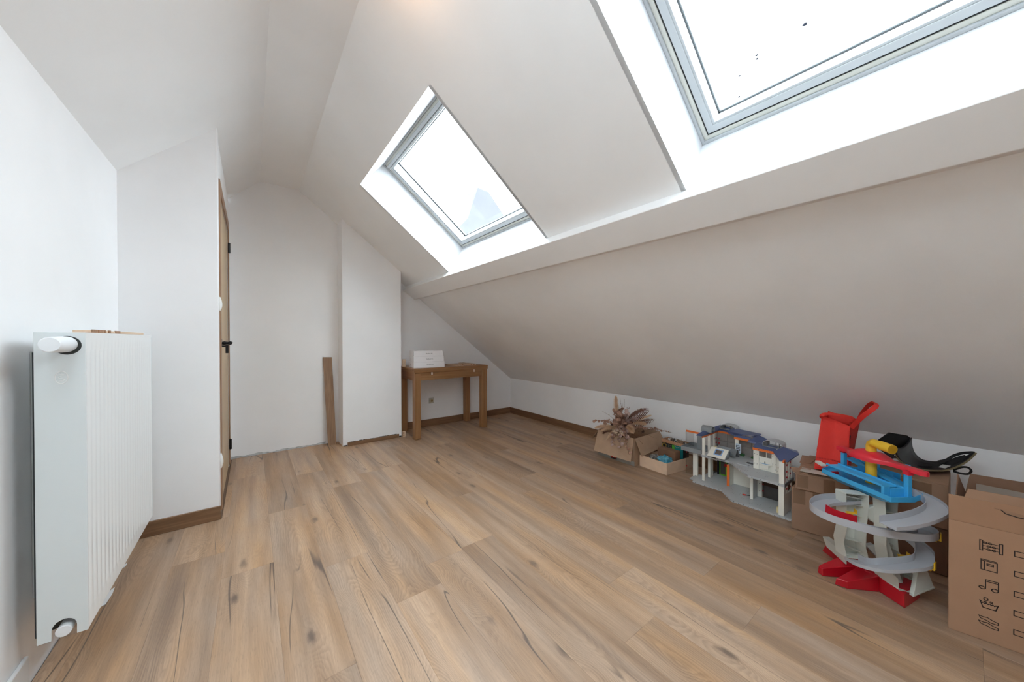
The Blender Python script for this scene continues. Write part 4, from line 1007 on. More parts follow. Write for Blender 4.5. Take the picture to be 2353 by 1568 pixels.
def leaf(mb, c, d, n, ln, wd_, curl=0.2, mi=0, k=6):
    d = d.normalized(); s = d.cross(n)
    if s.length < 1e-4: s = d.orthogonal()
    s.normalize(); n2 = s.cross(d)
    top, bot = [], []
    for i in range(k+1):
        t = i/k; w_ = wd_*0.5*sin(pi*min(0.97, max(0.04, t)))**0.65
        p = c+d*ln*t+n2*curl*ln*(t*t)
        top.append(p+s*w_); bot.append(p-s*w_+n2*curl*wd_*0.3)
    vs = []
    for a, b in zip(top, bot): vs += [a, b]
    fs = [(2*i, 2*i+1, 2*i+3, 2*i+2) for i in range(k)]
    vs2 = [p+n2*0.0008 for p in vs]; m_ = len(vs)
    fs2 = [(m_+2*i+2, m_+2*i+3, m_+2*i+1, m_+2*i) for i in range(k)]
    sd_ = []
    for i in range(k): sd_ += [(2*i, 2*i+2, m_+2*i+2, m_+2*i), (2*i+1, m_+2*i+1, m_+2*i+3, 2*i+3)]
    sd_ += [(0, m_, m_+1, 1), (2*k, 2*k+1, m_+2*k+1, m_+2*k)]
    mb.add(vs+vs2, fs+fs2+sd_, mi)
def bez(p0, p1, p2, n):
    return [p0*(1-t)**2+p1*2*t*(1-t)+p2*t*t for t in [i/n for i in range(n+1)]]
def plume(p0, p1, sag, rad, nf=1700, name='pampas_plume', m=None):
    p0, p1 = UP(p0), UP(p1); mid = (p0+p1)/2+V(*sag); path = bez(p0, mid, p1, 14); mb = MB(); mb.tube(path, 0.0015, 5)
    for i in range(nf):
        t = 0.18+0.82*rng.random(); k = min(13, int(t*14)); f = t*14-k; p = path[k].lerp(path[min(14, k+1)], f)
        d = (path[min(14, k+1)]-path[k]).normalized(); r = 1.35*rad*sin(pi*min(0.985, 0.10+0.86*(t-0.18)/0.82))**0.7
        a = unit((rng.gauss(0,1), rng.gauss(0,1), rng.gauss(0,1))); a = (a-d*a.dot(d)).normalized()
        e = p+a*r*rng.uniform(0.5,1.05)+d*r*rng.uniform(0.3,1.1)+V(0,0,-r*0.12)
        s = a.cross(d)*0.0016
        mb.add([p-s, p+s, e], [(0,1,2)]); mb.add([p-a*0.0006, p+a*0.0006, e+s*1.5], [(0,1,2)])
    o = mb.build(name, m or M_PAMPAS, bq, recalc=False); return o
def euca(p0, p1, sag, n, ls, m, name='eucalyptus_stem', wd_=1.0):
    p0, p1 = UP(p0), UP(p1); mid = (p0+p1)/2+V(*sag); path = bez(p0, mid, p1, 12); mb = MB(); mb.tube(path, 0.0013, 5)
    st = mb.build(name, M_STEM, bq); lm = MB()
    for i in range(n):
        t = 0.12+0.88*(i+0.5)/n; k = min(11, int(t*12)); p = path[k].lerp(path[k+1], t*12-k); d = (path[k+1]-path[k]).normalized()
        for sgn in (-1, 1):
            a = unit((rng.gauss(0,1), rng.gauss(0,1), rng.gauss(0,0.8))); dirv = (a*0.9*1.0+d*0.5).normalized()
            leaf(lm, p, dirv, unit((rng.gauss(0,1), rng.gauss(0,1), rng.gauss(0.6,1))), ls*1.25*rng.uniform(0.7,1.15), ls*1.12*wd_*rng.uniform(0.7,1.1), rng.uniform(-0.25,0.35))
    o = lm.build('dry_leaves', m, st, recalc=False); o['kind'] = 'stuff'
c0 = (2.66, 1.86, 0.27)
# upright and sideways plumes (towards the room: -x, -y)
plume((2.66,1.90,0.28), (2.70,1.975,0.430), (-0.01,0.02,0.02), 0.026)
plume(c0, (2.505,2.060,0.262), (0.0,0.02,0.045), 0.021)
plume(c0, (2.500,1.985,0.252), (0.0,0.0,0.05), 0.022)
plume(c0, (2.495,1.925,0.185), (-0.02,0.0,0.07), 0.014, 700)
plume((2.64,1.83,0.29), (2.555,1.700,0.285), (0,0,0.03), 0.026)
plume((2.68,1.83,0.29), (2.70,1.665,0.315), (0,0,0.03), 0.020, 800)
plume((2.72,1.84,0.29), (2.83,1.70,0.345), (0,0,0.02), 0.016, 700)
# eucalyptus and silver-dollar leaves
for p1, sag, n, ls, m in (((2.56,2.00,0.30), (0,0,0.05), 10, 0.026, M_LEAFA), ((2.60,1.93,0.36), (0,0,0.02), 12, 0.028, M_LEAFA), ((2.59,1.86,0.35), (0,0,0.01), 13, 0.032, M_LEAFA),
                          ((2.62,1.80,0.36), (0,0,0.02), 12, 0.029, M_LEAFB), ((2.66,1.74,0.34), (0,0,0.03), 12, 0.028, M_LEAFB), ((2.52,1.86,0.25), (-0.02,0,0.05), 12, 0.029, M_LEAFA),
                          ((2.49,1.86,0.165), (-0.05,0,0.10), 13, 0.025, M_LEAFB), ((2.485,1.775,0.150), (-0.05,0,0.10), 12, 0.025, M_LEAFB), ((2.50,1.70,0.115), (-0.06,0,0.13), 16, 0.023, M_LEAFA),
                          ((2.53,1.735,0.25), (-0.02,0,0.05), 12, 0.026, M_LEAFB), ((2.78,1.60,0.29), (0,0,0.03), 10, 0.022, M_LEAFA), ((2.49,2.075,0.305), (0,0,0.05), 9, 0.022, M_LEAFA),
                          ((2.68,1.92,0.37), (0,0,0.0), 8, 0.030, M_LEAFA), ((2.70,1.85,0.375), (0,0,0.02), 9, 0.028, M_LEAFB)):
    euca(c0, p1, sag, n, ls, m)
euca((2.80,1.72,0.27), (2.90,1.56,0.265), (0,0,0.02), 6, 0.018, M_LEAFA, 'side_sprig', 0.7)
# brown fern frond
def fern(p0, p1, sag, up, ln):
    p0, p1 = UP(p0), UP(p1); mid = (p0+p1)/2+V(*sag); path = bez(p0, mid, p1, 16); mb = MB(); mb.tube(path, 0.0014, 5); fr_ = mb.build('fern_frond', M_FERN, bq); up = V(*up).normalized()
    lm = MB()
    for i in range(2, 16):
        t = i/16; d = (path[i]-path[i-1]).normalized(); s = up; L_ = ln*sin(pi*(0.28+0.68*t))**0.8
        for sg in (1, -1):
            leaf(lm, path[i], (s*sg+d*0.55).normalized(), d.cross(up), L_, L_*0.24, 0.05, k=4)
    lm.build('fern_leaflets', M_FERN, fr_, recalc=False)['kind'] = 'stuff'
fern((2.70,1.87,0.30), (2.80,1.70,0.375), (0,0,0.03), (0.10,0.15,1.0), 0.058)
fern((2.72,1.84,0.28), (2.86,1.68,0.320), (0,0,0.02), (0.05,-0.3,1.0), 0.040)
fern((2.60,1.93,0.26), (2.52,1.99,0.225), (0,0,0.02), (0.2,0.1,1.0), 0.022)
# white bleached cluster, dark seed heads, thin grasses
mb = MB()
for i in range(150):
    a = unit((rng.gauss(-0.7,1), rng.gauss(0,1.1), rng.gauss(0.1,0.7))); p = V(2.535,1.832,0.262)+V(a.x*0.020, a.y*0.040, a.z*0.018); mb.tube([p, p+a*0.009], [0.0018, 0.0008], 4)
o = mb.build('bleached_flowers', M_WHITEFL, bq); o['kind'] = 'stuff'
mb = MB()
for cx_, cy_, cz_ in ((2.545,1.80,0.235), (2.54,1.985,0.232), (2.60,1.80,0.30), (2.66,1.77,0.335), (2.72,1.71,0.265), (2.58,1.93,0.29)):
    for i in range(34):
        a = unit((rng.gauss(0,1), rng.gauss(0,1), rng.gauss(0,1))); p = UP((cx_,cy_,cz_)); mb.tube([p+a*0.004, p+a*rng.uniform(0.012,0.024)], [0.0020, 0.0006], 4)
o = mb.build('seed_heads', M_DARKFL, bq); o['kind'] = 'stuff'
mb = MB()
for p1 in ((2.72,1.945,0.420), (2.71,1.915,0.400), (2.73,1.905,0.415), (2.74,1.88,0.375), (2.56,2.02,0.355), (2.90,1.545,0.262), (2.70,1.60,0.245), (2.60,1.64,0.20)):
    path = bez(V(*c0), (V(*c0)+UP(p1))/2+V(0,0,0.03), UP(p1), 10); mb.tube(path, 0.0008, 4)
    for i in range(5, 11):
        a = unit((rng.gauss(0,1), rng.gauss(0,1), rng.gauss(0,1))); mb.tube([path[i], path[i]+a*0.010], [0.0016, 0.0004], 4)
mb.build('thin_grasses', M_STEM, bq)['kind'] = 'stuff'
mb = MB()
for i in range(150):
    a = unit((rng.gauss(0,1), rng.gauss(0,1), rng.gauss(0.3,0.8))); p = V(2.66,1.87,0.275)+V(a.x*0.06, a.y*0.085, abs(a.z)*0.06)
    leaf(mb, p, a, unit((rng.gauss(0,1), rng.gauss(0,1), 1)), 0.036, 0.030, 0.2)
mb.build('bedding_leaves', M_LEAFA, bq, recalc=False)['kind'] = 'stuff'

# ---------------------------------------------------------------- pale tray box with odds and ends
tr_ = thing('tray_box', 'pale tan open tray on the floor between the flower box and the toy house', 'box', (2.77, 1.53, 0))
TA, TB, TC = V(2.622,1.680,0.001), V(2.604,1.430,0.001), V(2.932,1.388,0.001); TD = TA+(TC-TB); th = 0.092
def tray_wall(a, b, inn):
    mb = MB(); mb.slab([a, b, b+V(0,0,th), a+V(0,0,th)], inn*0.005); mb.build('side', M_KRAFT_L, tr_)
u = (TC-TB).normalized(); v_ = (TA-TB).normalized()
tray_wall(TA, TB, u); tray_wall(TB+u*0.0052, TC, v_); tray_wall(TC+v_*0.0052-u*0.005, TD-u*0.005, u); tray_wall(TA+u*0.0052, TD, -v_)
mb = MB(); mb.slab([TA+u*0.006-v_*0.006, TB+u*0.006+v_*0.006, TC-u*0.006+v_*0.006, TD-u*0.006-v_*0.006], (0,0,0.004)); mb.build('bottom', M_KRAFT_L, tr_)
def tp(a, b, z): return TB+u*a+v_*b+V(0,0,z)
def tbox(name, a0, a1, b0_, b1_, z0_, z1_, m, lb, cat, bevel=0.001):
    mb = MB(); mb.slab([tp(a0,b0_,z0_), tp(a1,b0_,z0_), tp(a1,b1_,z0_), tp(a0,b1_,z0_)], (0,0,z1_-z0_)); o = mb.build(name, m, bevel=bevel)
    if lb: tag(o, lb, cat)
    return o
tbox('small_box', 0.150, 0.215, 0.030, 0.190, 0.006, 0.150, M_KRAFT3, 'small plain brown closed box standing in the pale tray', 'box')
gb = tbox('packed_box', 0.222, 0.300, 0.010, 0.198, 0.006, 0.185, mat('black_packaging', rgb(26, 28, 34), 0.35), None, None)
tag(gb, 'black printed package with a yellow ring and teal end in the pale tray', 'package')
mb = MB(); mb.slab([tp(0.2212,0.010,0.008), tp(0.2212,0.082,0.008), tp(0.2212,0.082,0.184), tp(0.2212,0.010,0.184)], u*-0.0006); mb.build('teal_end', mat('teal_print', rgb(20,112,116), 0.4), gb)
mb = MB(); mb.slab([tp(0.2212,0.084,0.140), tp(0.2212,0.108,0.140), tp(0.2212,0.108,0.180), tp(0.2212,0.084,0.180)], u*-0.0006); mb.build('green_print', mat('green_print', rgb(80,170,60), 0.4), gb)
mb = MB(); cc = tp(0.2206,0.178,0.160); mb.tube([cc+v_*0.017*cos(a)+V(0,0,0.017*sin(a)) for a in [2*pi*i/18 for i in range(18)]], 0.0016, 6, closed=True)
mb.build('yellow_ring', mat('yellow_print', rgb(216,178,60), 0.4), gb)
mb = MB()
for i in range(6): mb.slab([tp(0.2212,0.118+0.016*(i % 3),0.150+0.014*(i//3)), tp(0.2212,0.128+0.016*(i % 3),0.150+0.014*(i//3)), tp(0.2212,0.128+0.016*(i % 3),0.158+0.014*(i//3)), tp(0.2212,0.118+0.016*(i % 3),0.158+0.014*(i//3))], u*-0.0006)
mb.build('grey_print', mat('grey_green_print', rgb(96,110,100), 0.5), gb)
cr = thing('wood_crate', 'shallow wooden tray of loose papers and string on top of the black package', 'tray', tuple(tp(0.26,0.12,0.187)))
mb = MB(); a0, a1, q0, q1, z0_, z1_ = 0.214, 0.306, -0.005, 0.200, 0.1865, 0.212
for s_ in ((a0,a1,q0,q0+0.006), (a0,a1,q1-0.006,q1), (a0,a0+0.006,q0+0.006,q1-0.006), (a1-0.006,a1,q0+0.006,q1-0.006)):
    mb.slab([tp(s_[0],s_[2],z0_), tp(s_[1],s_[2],z0_), tp(s_[1],s_[3],z0_), tp(s_[0],s_[3],z0_)], (0,0,z1_-z0_))
mb.slab([tp(a0+0.006,q0+0.006,z0_), tp(a1-0.006,q0+0.006,z0_), tp(a1-0.006,q1-0.006,z0_), tp(a0+0.006,q1-0.006,z0_)], (0,0,0.004)); mb.build('tray_body', card('thin_wood', rgb(178,132,100)), cr)
mp_ = [mat('paper_white', rgb(196,190,180), 0.8), mat('paper_dark', rgb(88,84,84), 0.8), mat('paper_brown', rgb(146,118,94), 0.8)]
mb = MB()
for i in range(70):
    p = tp(a0+0.012+rng.random()*(a1-a0-0.03), q0+0.012+rng.random()*(q1-q0-0.03), z1_-0.008+rng.random()*0.014); d = unit((rng.gauss(0,1), rng.gauss(0,1), rng.gauss(0,0.15)))*0.009; s = unit((-d.y, d.x, rng.gauss(0,0.3)))*0.005
    mb.slab([p-d-s, p+d-s, p+d+s, p-d+s], (0,0,0.0008), i % 3)
mb.build('paper_scraps', mp_, cr)['kind'] = 'stuff'
mb = MB(); mb.tube([tp(0.213,0.062,0.205), tp(0.206,0.075,0.185), tp(0.203,0.055,0.170), tp(0.206,0.035,0.180), tp(0.213,0.03,0.205), tp(0.24,0.045,0.216)], 0.0008, 5); mb.build('string', mp_[0], cr)
# crumpled blue bag and magazine sleeve in the tray
def crumple(name, cx_, cy_, cz_, rx, ry, rz_, m, seed, amp, lb, cat, flat=0.0):
    bm = bmesh.new(); bmesh.ops.create_icosphere(bm, subdivisions=4, radius=1.0)
    for v in bm.verts:
        p = v.co.copy(); n_ = 1+amp*mnoise.noise(p*2.2+V(seed,0,0))+amp*0.8*(0.5-abs(mnoise.noise(p*4.5+V(0,seed,0))))
        q = V(p.x*rx, p.y*ry, max(p.z, flat)*rz_)*n_; v.co = V(cx_,cy_,cz_)+q
    me = bpy.data.meshes.new(name); bm.to_mesh(me); bm.free(); me.materials.append(m); ob = bpy.data.objects.new(name, me); COL.objects.link(ob)
    return tag(ob, lb, cat)
mblue = mat('blue_film', rgb(44, 124, 152), 0.22, mottle=0.5, mscale=40, col2=rgb(110,176,196), coat=0.5)
c_ = tp(0.080,0.072,0.082); crumple('plastic_bag', c_.x, c_.y, c_.z, 0.045, 0.048, 0.034, mblue, 3.1, 0.5, 'crumpled see-through blue plastic bag in the front of the pale tray', 'plastic bag', -0.6)
mg = mat('printed_film', rgb(150,148,142), 0.3, mottle=0.85, mscale=38, col2=rgb(40,42,46), coat=0.3)
c_ = tp(0.078,0.170,0.084); crumple('film_sleeve', c_.x, c_.y, c_.z, 0.046, 0.026, 0.018, mg, 8.7, 0.45, 'crinkled black and white printed film sleeve beside the blue plastic bag', 'packaging', -0.5)

# ---------------------------------------------------------------- taped boxes right of the toy house
def closed_box(name, lb, x0, x1, y0, y1, z0_, z1_, m, tapes=(), sk=0.0):
    t = thing(name, lb, 'box', ((x0+x1)/2, (y0+y1)/2, z0_))
    mb = MB(); mb.slab([(x0,y1,z0_), (x0+sk,y0,z0_), (x1,y0,z0_), (x1,y1,z0_)], (0,0,z1_-z0_-0.004)); mb.build('box_body', m, t, bevel=0.004, seg=2)
    ym = (y0+y1)/2
    for a, b in ((y0+0.001, ym-0.001), (ym+0.001, y1-0.001)):
        mb = MB(); mb.slab([(x0+0.001+sk*(1-(b-y0)/(y1-y0)),b,z1_-0.0035), (x0+0.001+sk*(1-(a-y0)/(y1-y0)),a,z1_-0.0035), (x1-0.001,a,z1_-0.0035), (x1-0.001,b,z1_-0.0035)], (0,0,0.0035)); mb.build('flap', m, t)
    for (ya, yb_, za, zb_) in tapes:
        mb = MB(); xa = x0+sk*(y1-ya)/(y1-y0); xb = x0+sk*(y1-yb_)/(y1-y0)
        mb.slab([(xa-0.0006,ya,za), (xb-0.0006,yb_,za), (xb-0.0006,yb_,zb_), (xa-0.0006,ya,zb_)], (-0.0005,0,0)); mb.build('tape_strip', M_TAPE, t)
    return t
closed_box('cardboard_box', 'large taped brown box on the floor beside the toy house, under the opened box', 2.440, 2.860, 0.370, 0.604, 0.001, 0.236, M_KRAFT2, ((0.545,0.595,0.150,0.232), (0.470,0.515,0.13,0.232)), 0.055)
ub = thing('cardboard_box', 'torn-open flat brown box on the left of the stack, under the red bag', 'box', (2.65, 0.48, 0.237))
mb = MB(); mb.slab([(2.428,0.584,0.237), (2.486,0.372,0.237), (2.84,0.372,0.237), (2.80,0.590,0.237)], (0,0,0.085)); mb.build('box_body', M_KRAFT2, ub, bevel=0.003)
for q in ([(2.425,0.588,0.322), (2.483,0.374,0.322), (2.60,0.374,0.334), (2.56,0.588,0.336)], [(2.56,0.592,0.3395), (2.60,0.374,0.3375), (2.84,0.374,0.3375), (2.80,0.60,0.3395)], [(2.424,0.592,0.328), (2.44,0.53,0.328), (2.50,0.53,0.342), (2.455,0.612,0.342)], [(2.58,0.600,0.3435), (2.60,0.556,0.3435), (2.76,0.556,0.344), (2.72,0.62,0.352)]):
    mb = MB(); mb.slab(q, (0,0,0.0035)); mb.build('flap', M_KRAFT2, ub)
for za, ya, yb_ in ((0.250,0.575,0.530), (0.246,0.470,0.425)):
    mb = MB(); f0, f1 = (0.584-ya)/0.212, (0.584-yb_)/0.212
    mb.slab([(2.428+0.058*f0-0.0008,ya,za), (2.428+0.058*f1-0.0008,yb_,za), (2.428+0.058*f1-0.0008,yb_,0.318), (2.428+0.058*f0-0.0008,ya,0.318)], (-0.0005,0,0)); mb.build('tape_strip', M_TAPE, ub)
mb = MB(); mb.slab([(2.435,0.565,0.3395), (2.480,0.40,0.3365), (2.53,0.40,0.340), (2.50,0.57,0.3425)], (0,0,0.002)); mb.build('white_sheet', mat('off_white_sheet', rgb(196,188,178), 0.6), ub)
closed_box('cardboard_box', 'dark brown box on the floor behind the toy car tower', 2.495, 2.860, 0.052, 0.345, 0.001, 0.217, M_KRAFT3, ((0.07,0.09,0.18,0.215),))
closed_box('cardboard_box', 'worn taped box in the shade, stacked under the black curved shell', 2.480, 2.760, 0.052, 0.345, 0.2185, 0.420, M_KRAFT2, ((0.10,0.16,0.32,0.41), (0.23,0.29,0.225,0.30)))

# ---------------------------------------------------------------- moving box at the right edge, with printed icons
mv = thing('moving_box', 'big tan moving box with printed black icons at the right edge', 'box', (2.28, -0.25, 0))
M_MOVE = card('moving_box_board', rgb(172, 134, 106), 10, 0.05)
M_INK = mat('black_ink', rgb(44, 34, 30), 0.7)
# front face runs from F0 (bottom, far corner) towards -y with a slight turn
F0, F1 = V(2.062,0.042,0.001), V(2.150,-0.420,0.001); fu = (F1-F0).normalized(); fn = V(fu.y, -fu.x, 0)
if fn.x > 0: fn = -fn
HB = 0.412; lean = -0.018
def fp(a, z, o=0.0):    # point on the front face: a metres along, z high, o outwards
    return F0+fu*a+V(lean*z/HB, 0, z)+fn*o
Lf = (F1-F0).length; bk = V(0.40,-0.035,0)
def panel(nm, pts, th, m=M_MOVE, lb=None, bevel=0.0008):
    mb = MB(); mb.slab(pts, th); return mb.build(nm, m, mv, bevel=bevel)
panel('box_side', [fp(0,0), fp(Lf,0), fp(Lf,HB), fp(0,HB)], -fn*0.005)
panel('box_side', [fp(0,0)-fn*0.0052, fp(0,0)+bk, fp(0,HB)+bk, fp(0,HB)-fn*0.0052], fu*0.005)
panel('box_side', [fp(Lf,0)-fn*0.0052, fp(Lf,0)+bk, fp(Lf,HB)+bk, fp(Lf,HB)-fn*0.0052], -fu*0.005)
panel('box_side', [fp(0.006,0)+bk, fp(Lf-0.006,0)+bk, fp(Lf-0.006,HB)+bk, fp(0.006,HB)+bk], fn*0.005)
# raised front flap with a hand hole
zf = HB+0.001; hf = 0.098
def fq(a, z): return fp(a, HB)+V(-0.012*(z-HB)/hf*2.0, 0, z-HB)
hole0, hole1 = 0.098, 0.235
mb = MB()
mb.slab([fq(0.0,zf), fq(hole0,zf), fq(hole0,zf+hf), fq(0.0,zf+hf)], -fn*0.005)
arcp = [fq(hole0+0.0,zf), fq(Lf,zf), fq(Lf,zf+hf*0.60), fq(hole1,zf+hf*0.60), fq(hole0+0.03,zf+hf*0.62), fq(hole0+0.018,zf+hf*0.74), fq(hole0,zf+hf*0.78)]
mb.slab(arcp, -fn*0.005); mb.slab([fq(hole1,zf+hf*0.60), fq(Lf,zf+hf*0.60), fq(Lf,zf+hf), fq(hole1,zf+hf)], -fn*0.005)
mb.build('raised_flap', M_MOVE, mv)
mb = MB(); mb.slab([fq(hole0,zf+hf*0.80)-fn*0.006, fq(hole1,zf+hf*0.62)-fn*0.006, fq(hole1,zf+hf)-fn*0.006, fq(hole0,zf+hf)-fn*0.006], -fn*0.002); mb.build('hand_hole_liner', M_MOVE, mv)
mb = MB(); mb.tube([fq(hole0+0.014,zf+hf*0.78)+fn*0.0003, fq(hole0+0.024,zf+hf*0.66)+fn*0.0003, fq(hole0+0.05,zf+hf*0.61)+fn*0.0003, fq(hole1,zf+hf*0.60)+fn*0.0003], 0.0015, 6); mb.build('hand_hole_edge', M_INK, mv)
# inner back flaps
panel('inner_flap', [fp(0.01,HB)+bk*0.30, fp(Lf,HB)+bk*0.30, fp(Lf,HB+0.088)+bk*0.38, fp(0.030,HB+0.088)+bk*0.36], -fn*0.004)
panel('inner_flap', [fp(0.0,HB)+bk, fp(Lf,HB)+bk, fp(Lf,HB+0.085)+bk*1.02, fp(0.012,HB+0.085)+bk*1.02], -fn*0.004, M_KRAFT3)
panel('side_flap', [fp(0.002,HB)+bk*0.30, fp(0.002,HB)+bk*0.95, fp(-0.018,HB+0.085)+bk*0.90, fp(0.0,HB+0.012)+bk*0.30], fu*0.004, M_KRAFT3)
# printed icons: thin ink strokes
def stroke(mb, pts, wd_=0.0026, closed=False):
    if closed: pts = pts+[pts[0]]
    for (a, z), (b, y_) in zip(pts[:-1], pts[1:]):
        p, q = V(a, z, 0), V(b, y_, 0); d = (q-p)
        if d.length < 1e-6: continue
        d.normalize(); s = V(-d.y, d.x, 0)*wd_/2; e = d*wd_*0.35
        c = [p-e-s, q+e-s, q+e+s, p-e+s]
        mb.slab([fp(k.x, k.y, 0.0004) for k in c], fn*0.0003)
def circ(cx_, cz_, rx, rz_=None, n=14): rz_ = rz_ or rx; return [(cx_+rx*cos(2*pi*i/n), cz_+rz_*sin(2*pi*i/n)) for i in range(n)]
IX = 0.088; rows = [0.345, 0.275, 0.205, 0.137, 0.070]
def icon(fnc, nm='icon'):
    mb = MB(); fnc(mb); mb.build(nm, M_INK, mv)
def abacus(mb):
    z = rows[0]; a = IX-0.019; b = IX+0.023
    for q in (a, b): stroke(mb, [(q,z-0.018), (q+0.006,z-0.018), (q+0.006,z+0.018), (q,z+0.018)], closed=True)
    for k, xs_ in ((0.011, (0.011, 0.022)), (0.0, (0.019, 0.030)), (-0.011, (0.019, 0.030))):
        stroke(mb, [(a+0.006,z+k), (b,z+k)], 0.0016)
        for x in xs_: stroke(mb, circ(a+x,z+k,0.0040,0.0030,10), 0.0018, True)
def book(mb):
    z = rows[1]; a = IX-0.016
    stroke(mb, [(a+0.032,z+0.020), (a,z+0.020), (a,z-0.017), (a+0.034,z-0.017), (a+0.034,z+0.016), (a+0.002,z+0.016)])
    stroke(mb, [(a+0.007,z+0.016), (a+0.007,z-0.017)]); stroke(mb, [(a+0.013,z+0.001), (a+0.026,z+0.001), (a+0.026,z+0.007), (a+0.013,z+0.007)], closed=True)
def music(mb):
    z = rows[2]; a = IX-0.018
    stroke(mb, circ(a+0.005,z-0.013,0.0068,0.0048), closed=True); stroke(mb, circ(a+0.032,z-0.013,0.0068,0.0058), closed=True)
    stroke(mb, [(a+0.012,z-0.012), (a+0.012,z+0.019), (a+0.039,z+0.019), (a+0.039,z-0.012)]); stroke(mb, [(a+0.012,z+0.013), (a+0.039,z+0.013)])
def wash(mb):
    z = rows[3]; a = IX-0.018
    stroke(mb, [(a,z+0.007), (a+0.007,z-0.016), (a+0.034,z-0.016), (a+0.039,z+0.004)]); stroke(mb, [(a,z+0.007), (a+0.004,z+0.004)])
    wv = [(a+0.004+0.0034*i, z+0.000+(0.0025 if i % 2 else -0.0015)) for i in range(11)]; stroke(mb, wv)
    stroke(mb, circ(a+0.013,z+0.016,0.0045), closed=True); stroke(mb, circ(a+0.024,z+0.009,0.0025), 0.002, closed=True); stroke(mb, circ(a+0.012,z+0.006,0.002), 0.002, closed=True)
def shoes(mb):
    z = rows[4]; a = IX-0.020
    for dz in (0.010, -0.009):
        stroke(mb, [(a,z+dz+0.008), (a+0.004,z+dz-0.001), (a+0.020,z+dz-0.004), (a+0.024,z+dz-0.008), (a+0.042,z+dz-0.008), (a+0.041,z+dz-0.001), (a+0.030,z+dz+0.002), (a+0.018,z+dz+0.008), (a+0.010,z+dz+0.006)], 0.0024, True)
for f_, nm in ((abacus, 'abacus_icon'), (book, 'book_icon'), (music, 'music_icon'), (wash, 'wash_icon'), (shoes, 'shoes_icon')): icon(f_, nm)
for z in rows:
    mb = MB(); stroke(mb, [(IX+0.053,z-0.012), (IX+0.110,z-0.012), (IX+0.110,z+0.006), (IX+0.053,z+0.006)], closed=True); mb.build('tick_box', M_INK, mv)
mb = MB(); mb.box(2.30, 2.42, -0.16, -0.02, 0.28, 0.47); tag(mb.build('packed_carton', mat('grey_carton', rgb(150,140,130), 0.7), bevel=0.001), 'grey-brown flat carton sticking up inside the moving box', 'carton')
# ================================================================= toy car tower
M_PBLUE = mat('toy_sky_blue', rgb(66, 172, 228), 0.38); M_PRED = mat('toy_crimson', rgb(186, 14, 34), 0.35, coat=0.2); M_PRED2 = mat('toy_red_canopy', rgb(222, 36, 56), 0.35, coat=0.2)
M_PYEL = mat('toy_yellow', rgb(236, 190, 52), 0.4); M_PGREY = mat('toy_track_grey', rgb(176, 178, 184), 0.35); M_PGREY2 = mat('toy_tower_grey', rgb(204, 206, 198), 0.4)
tw = thing('toy_car_tower', 'toy car ramp tower with spiral grey track, red foot and blue deck', 'toy tower', (2.16, 0.28, 0))
def catmull(pts, n=8):
    P = [V(*p) for p in pts]; P = [P[0]*2-P[1]]+P+[P[-1]*2-P[-2]]; out = []
    for i in range(1, len(P)-2):
        a, b, c, d = P[i-1], P[i], P[i+1], P[i+2]
        for k in range(n):
            t = k/n; out.append(0.5*((2*b)+(c-a)*t+(2*a-5*b+4*c-d)*t*t+(3*b-a-3*c+d)*t**3))
    out.append(P[-2]); return out
def track(pts, wd_, hi, ho, name='track', m=None, th=0.0022, inner_left=True):
    path = catmull(pts); side = []
    for i in range(len(path)):
        t = (path[min(i+1, len(path)-1)]-path[max(i-1, 0)]); t.z = 0; t.normalize(); side.append(V(t.y, -t.x, 0))
    w_ = wd_/2
    prof = [(-w_, hi), (-w_, -0.004), (w_, -0.004), (w_, ho), (w_-th, ho), (w_-th, 0), (-w_+th, 0), (-w_+th, hi)]
    mb = MB(); mb.sweep(prof, path, side=side); return mb.build(name, m or M_PGREY, tw, smooth=True, sharp=40), path
T1 = [(2.235,0.165,.424), (2.238,0.128,.419), (2.222,0.096,.412), (2.185,0.076,.404), (2.140,0.074,.396), (2.090,0.088,.389), (2.030,0.112,.382), (1.965,0.148,.375), (1.915,0.182,.370)]
T2 = [(2.255,0.285,.345), (2.160,0.320,.343), (2.075,0.375,.341), (2.020,0.395,.338), (1.955,0.390,.334), (1.925,0.345,.329), (1.935,0.285,.323), (1.960,0.230,.316), (2.000,0.180,.309), (2.055,0.136,.302), (2.110,0.106,.295), (2.165,0.096,.288), (2.208,0.112,.281), (2.228,0.150,.272), (2.232,0.200,.262), (2.225,0.250,.252)]
T3 = [(2.225,0.250,.250), (2.238,0.190,.236), (2.228,0.142,.222), (2.200,0.110,.208), (2.155,0.104,.196), (2.105,0.110,.184), (2.045,0.160,.170), (2.005,0.215,.156), (2.010,0.262,.142), (2.050,0.300,.130)]
T0 = [(1.905,0.185,.368), (1.95,0.23,.362), (2.06,0.30,.355), (2.16,0.32,.348)]
trk1, p1_ = track(T1, 0.060, 0.010, 0.025)
trk2, p2_ = track(T2, 0.056, 0.010, 0.025)
trk3, p3_ = track(T3, 0.052, 0.010, 0.027)
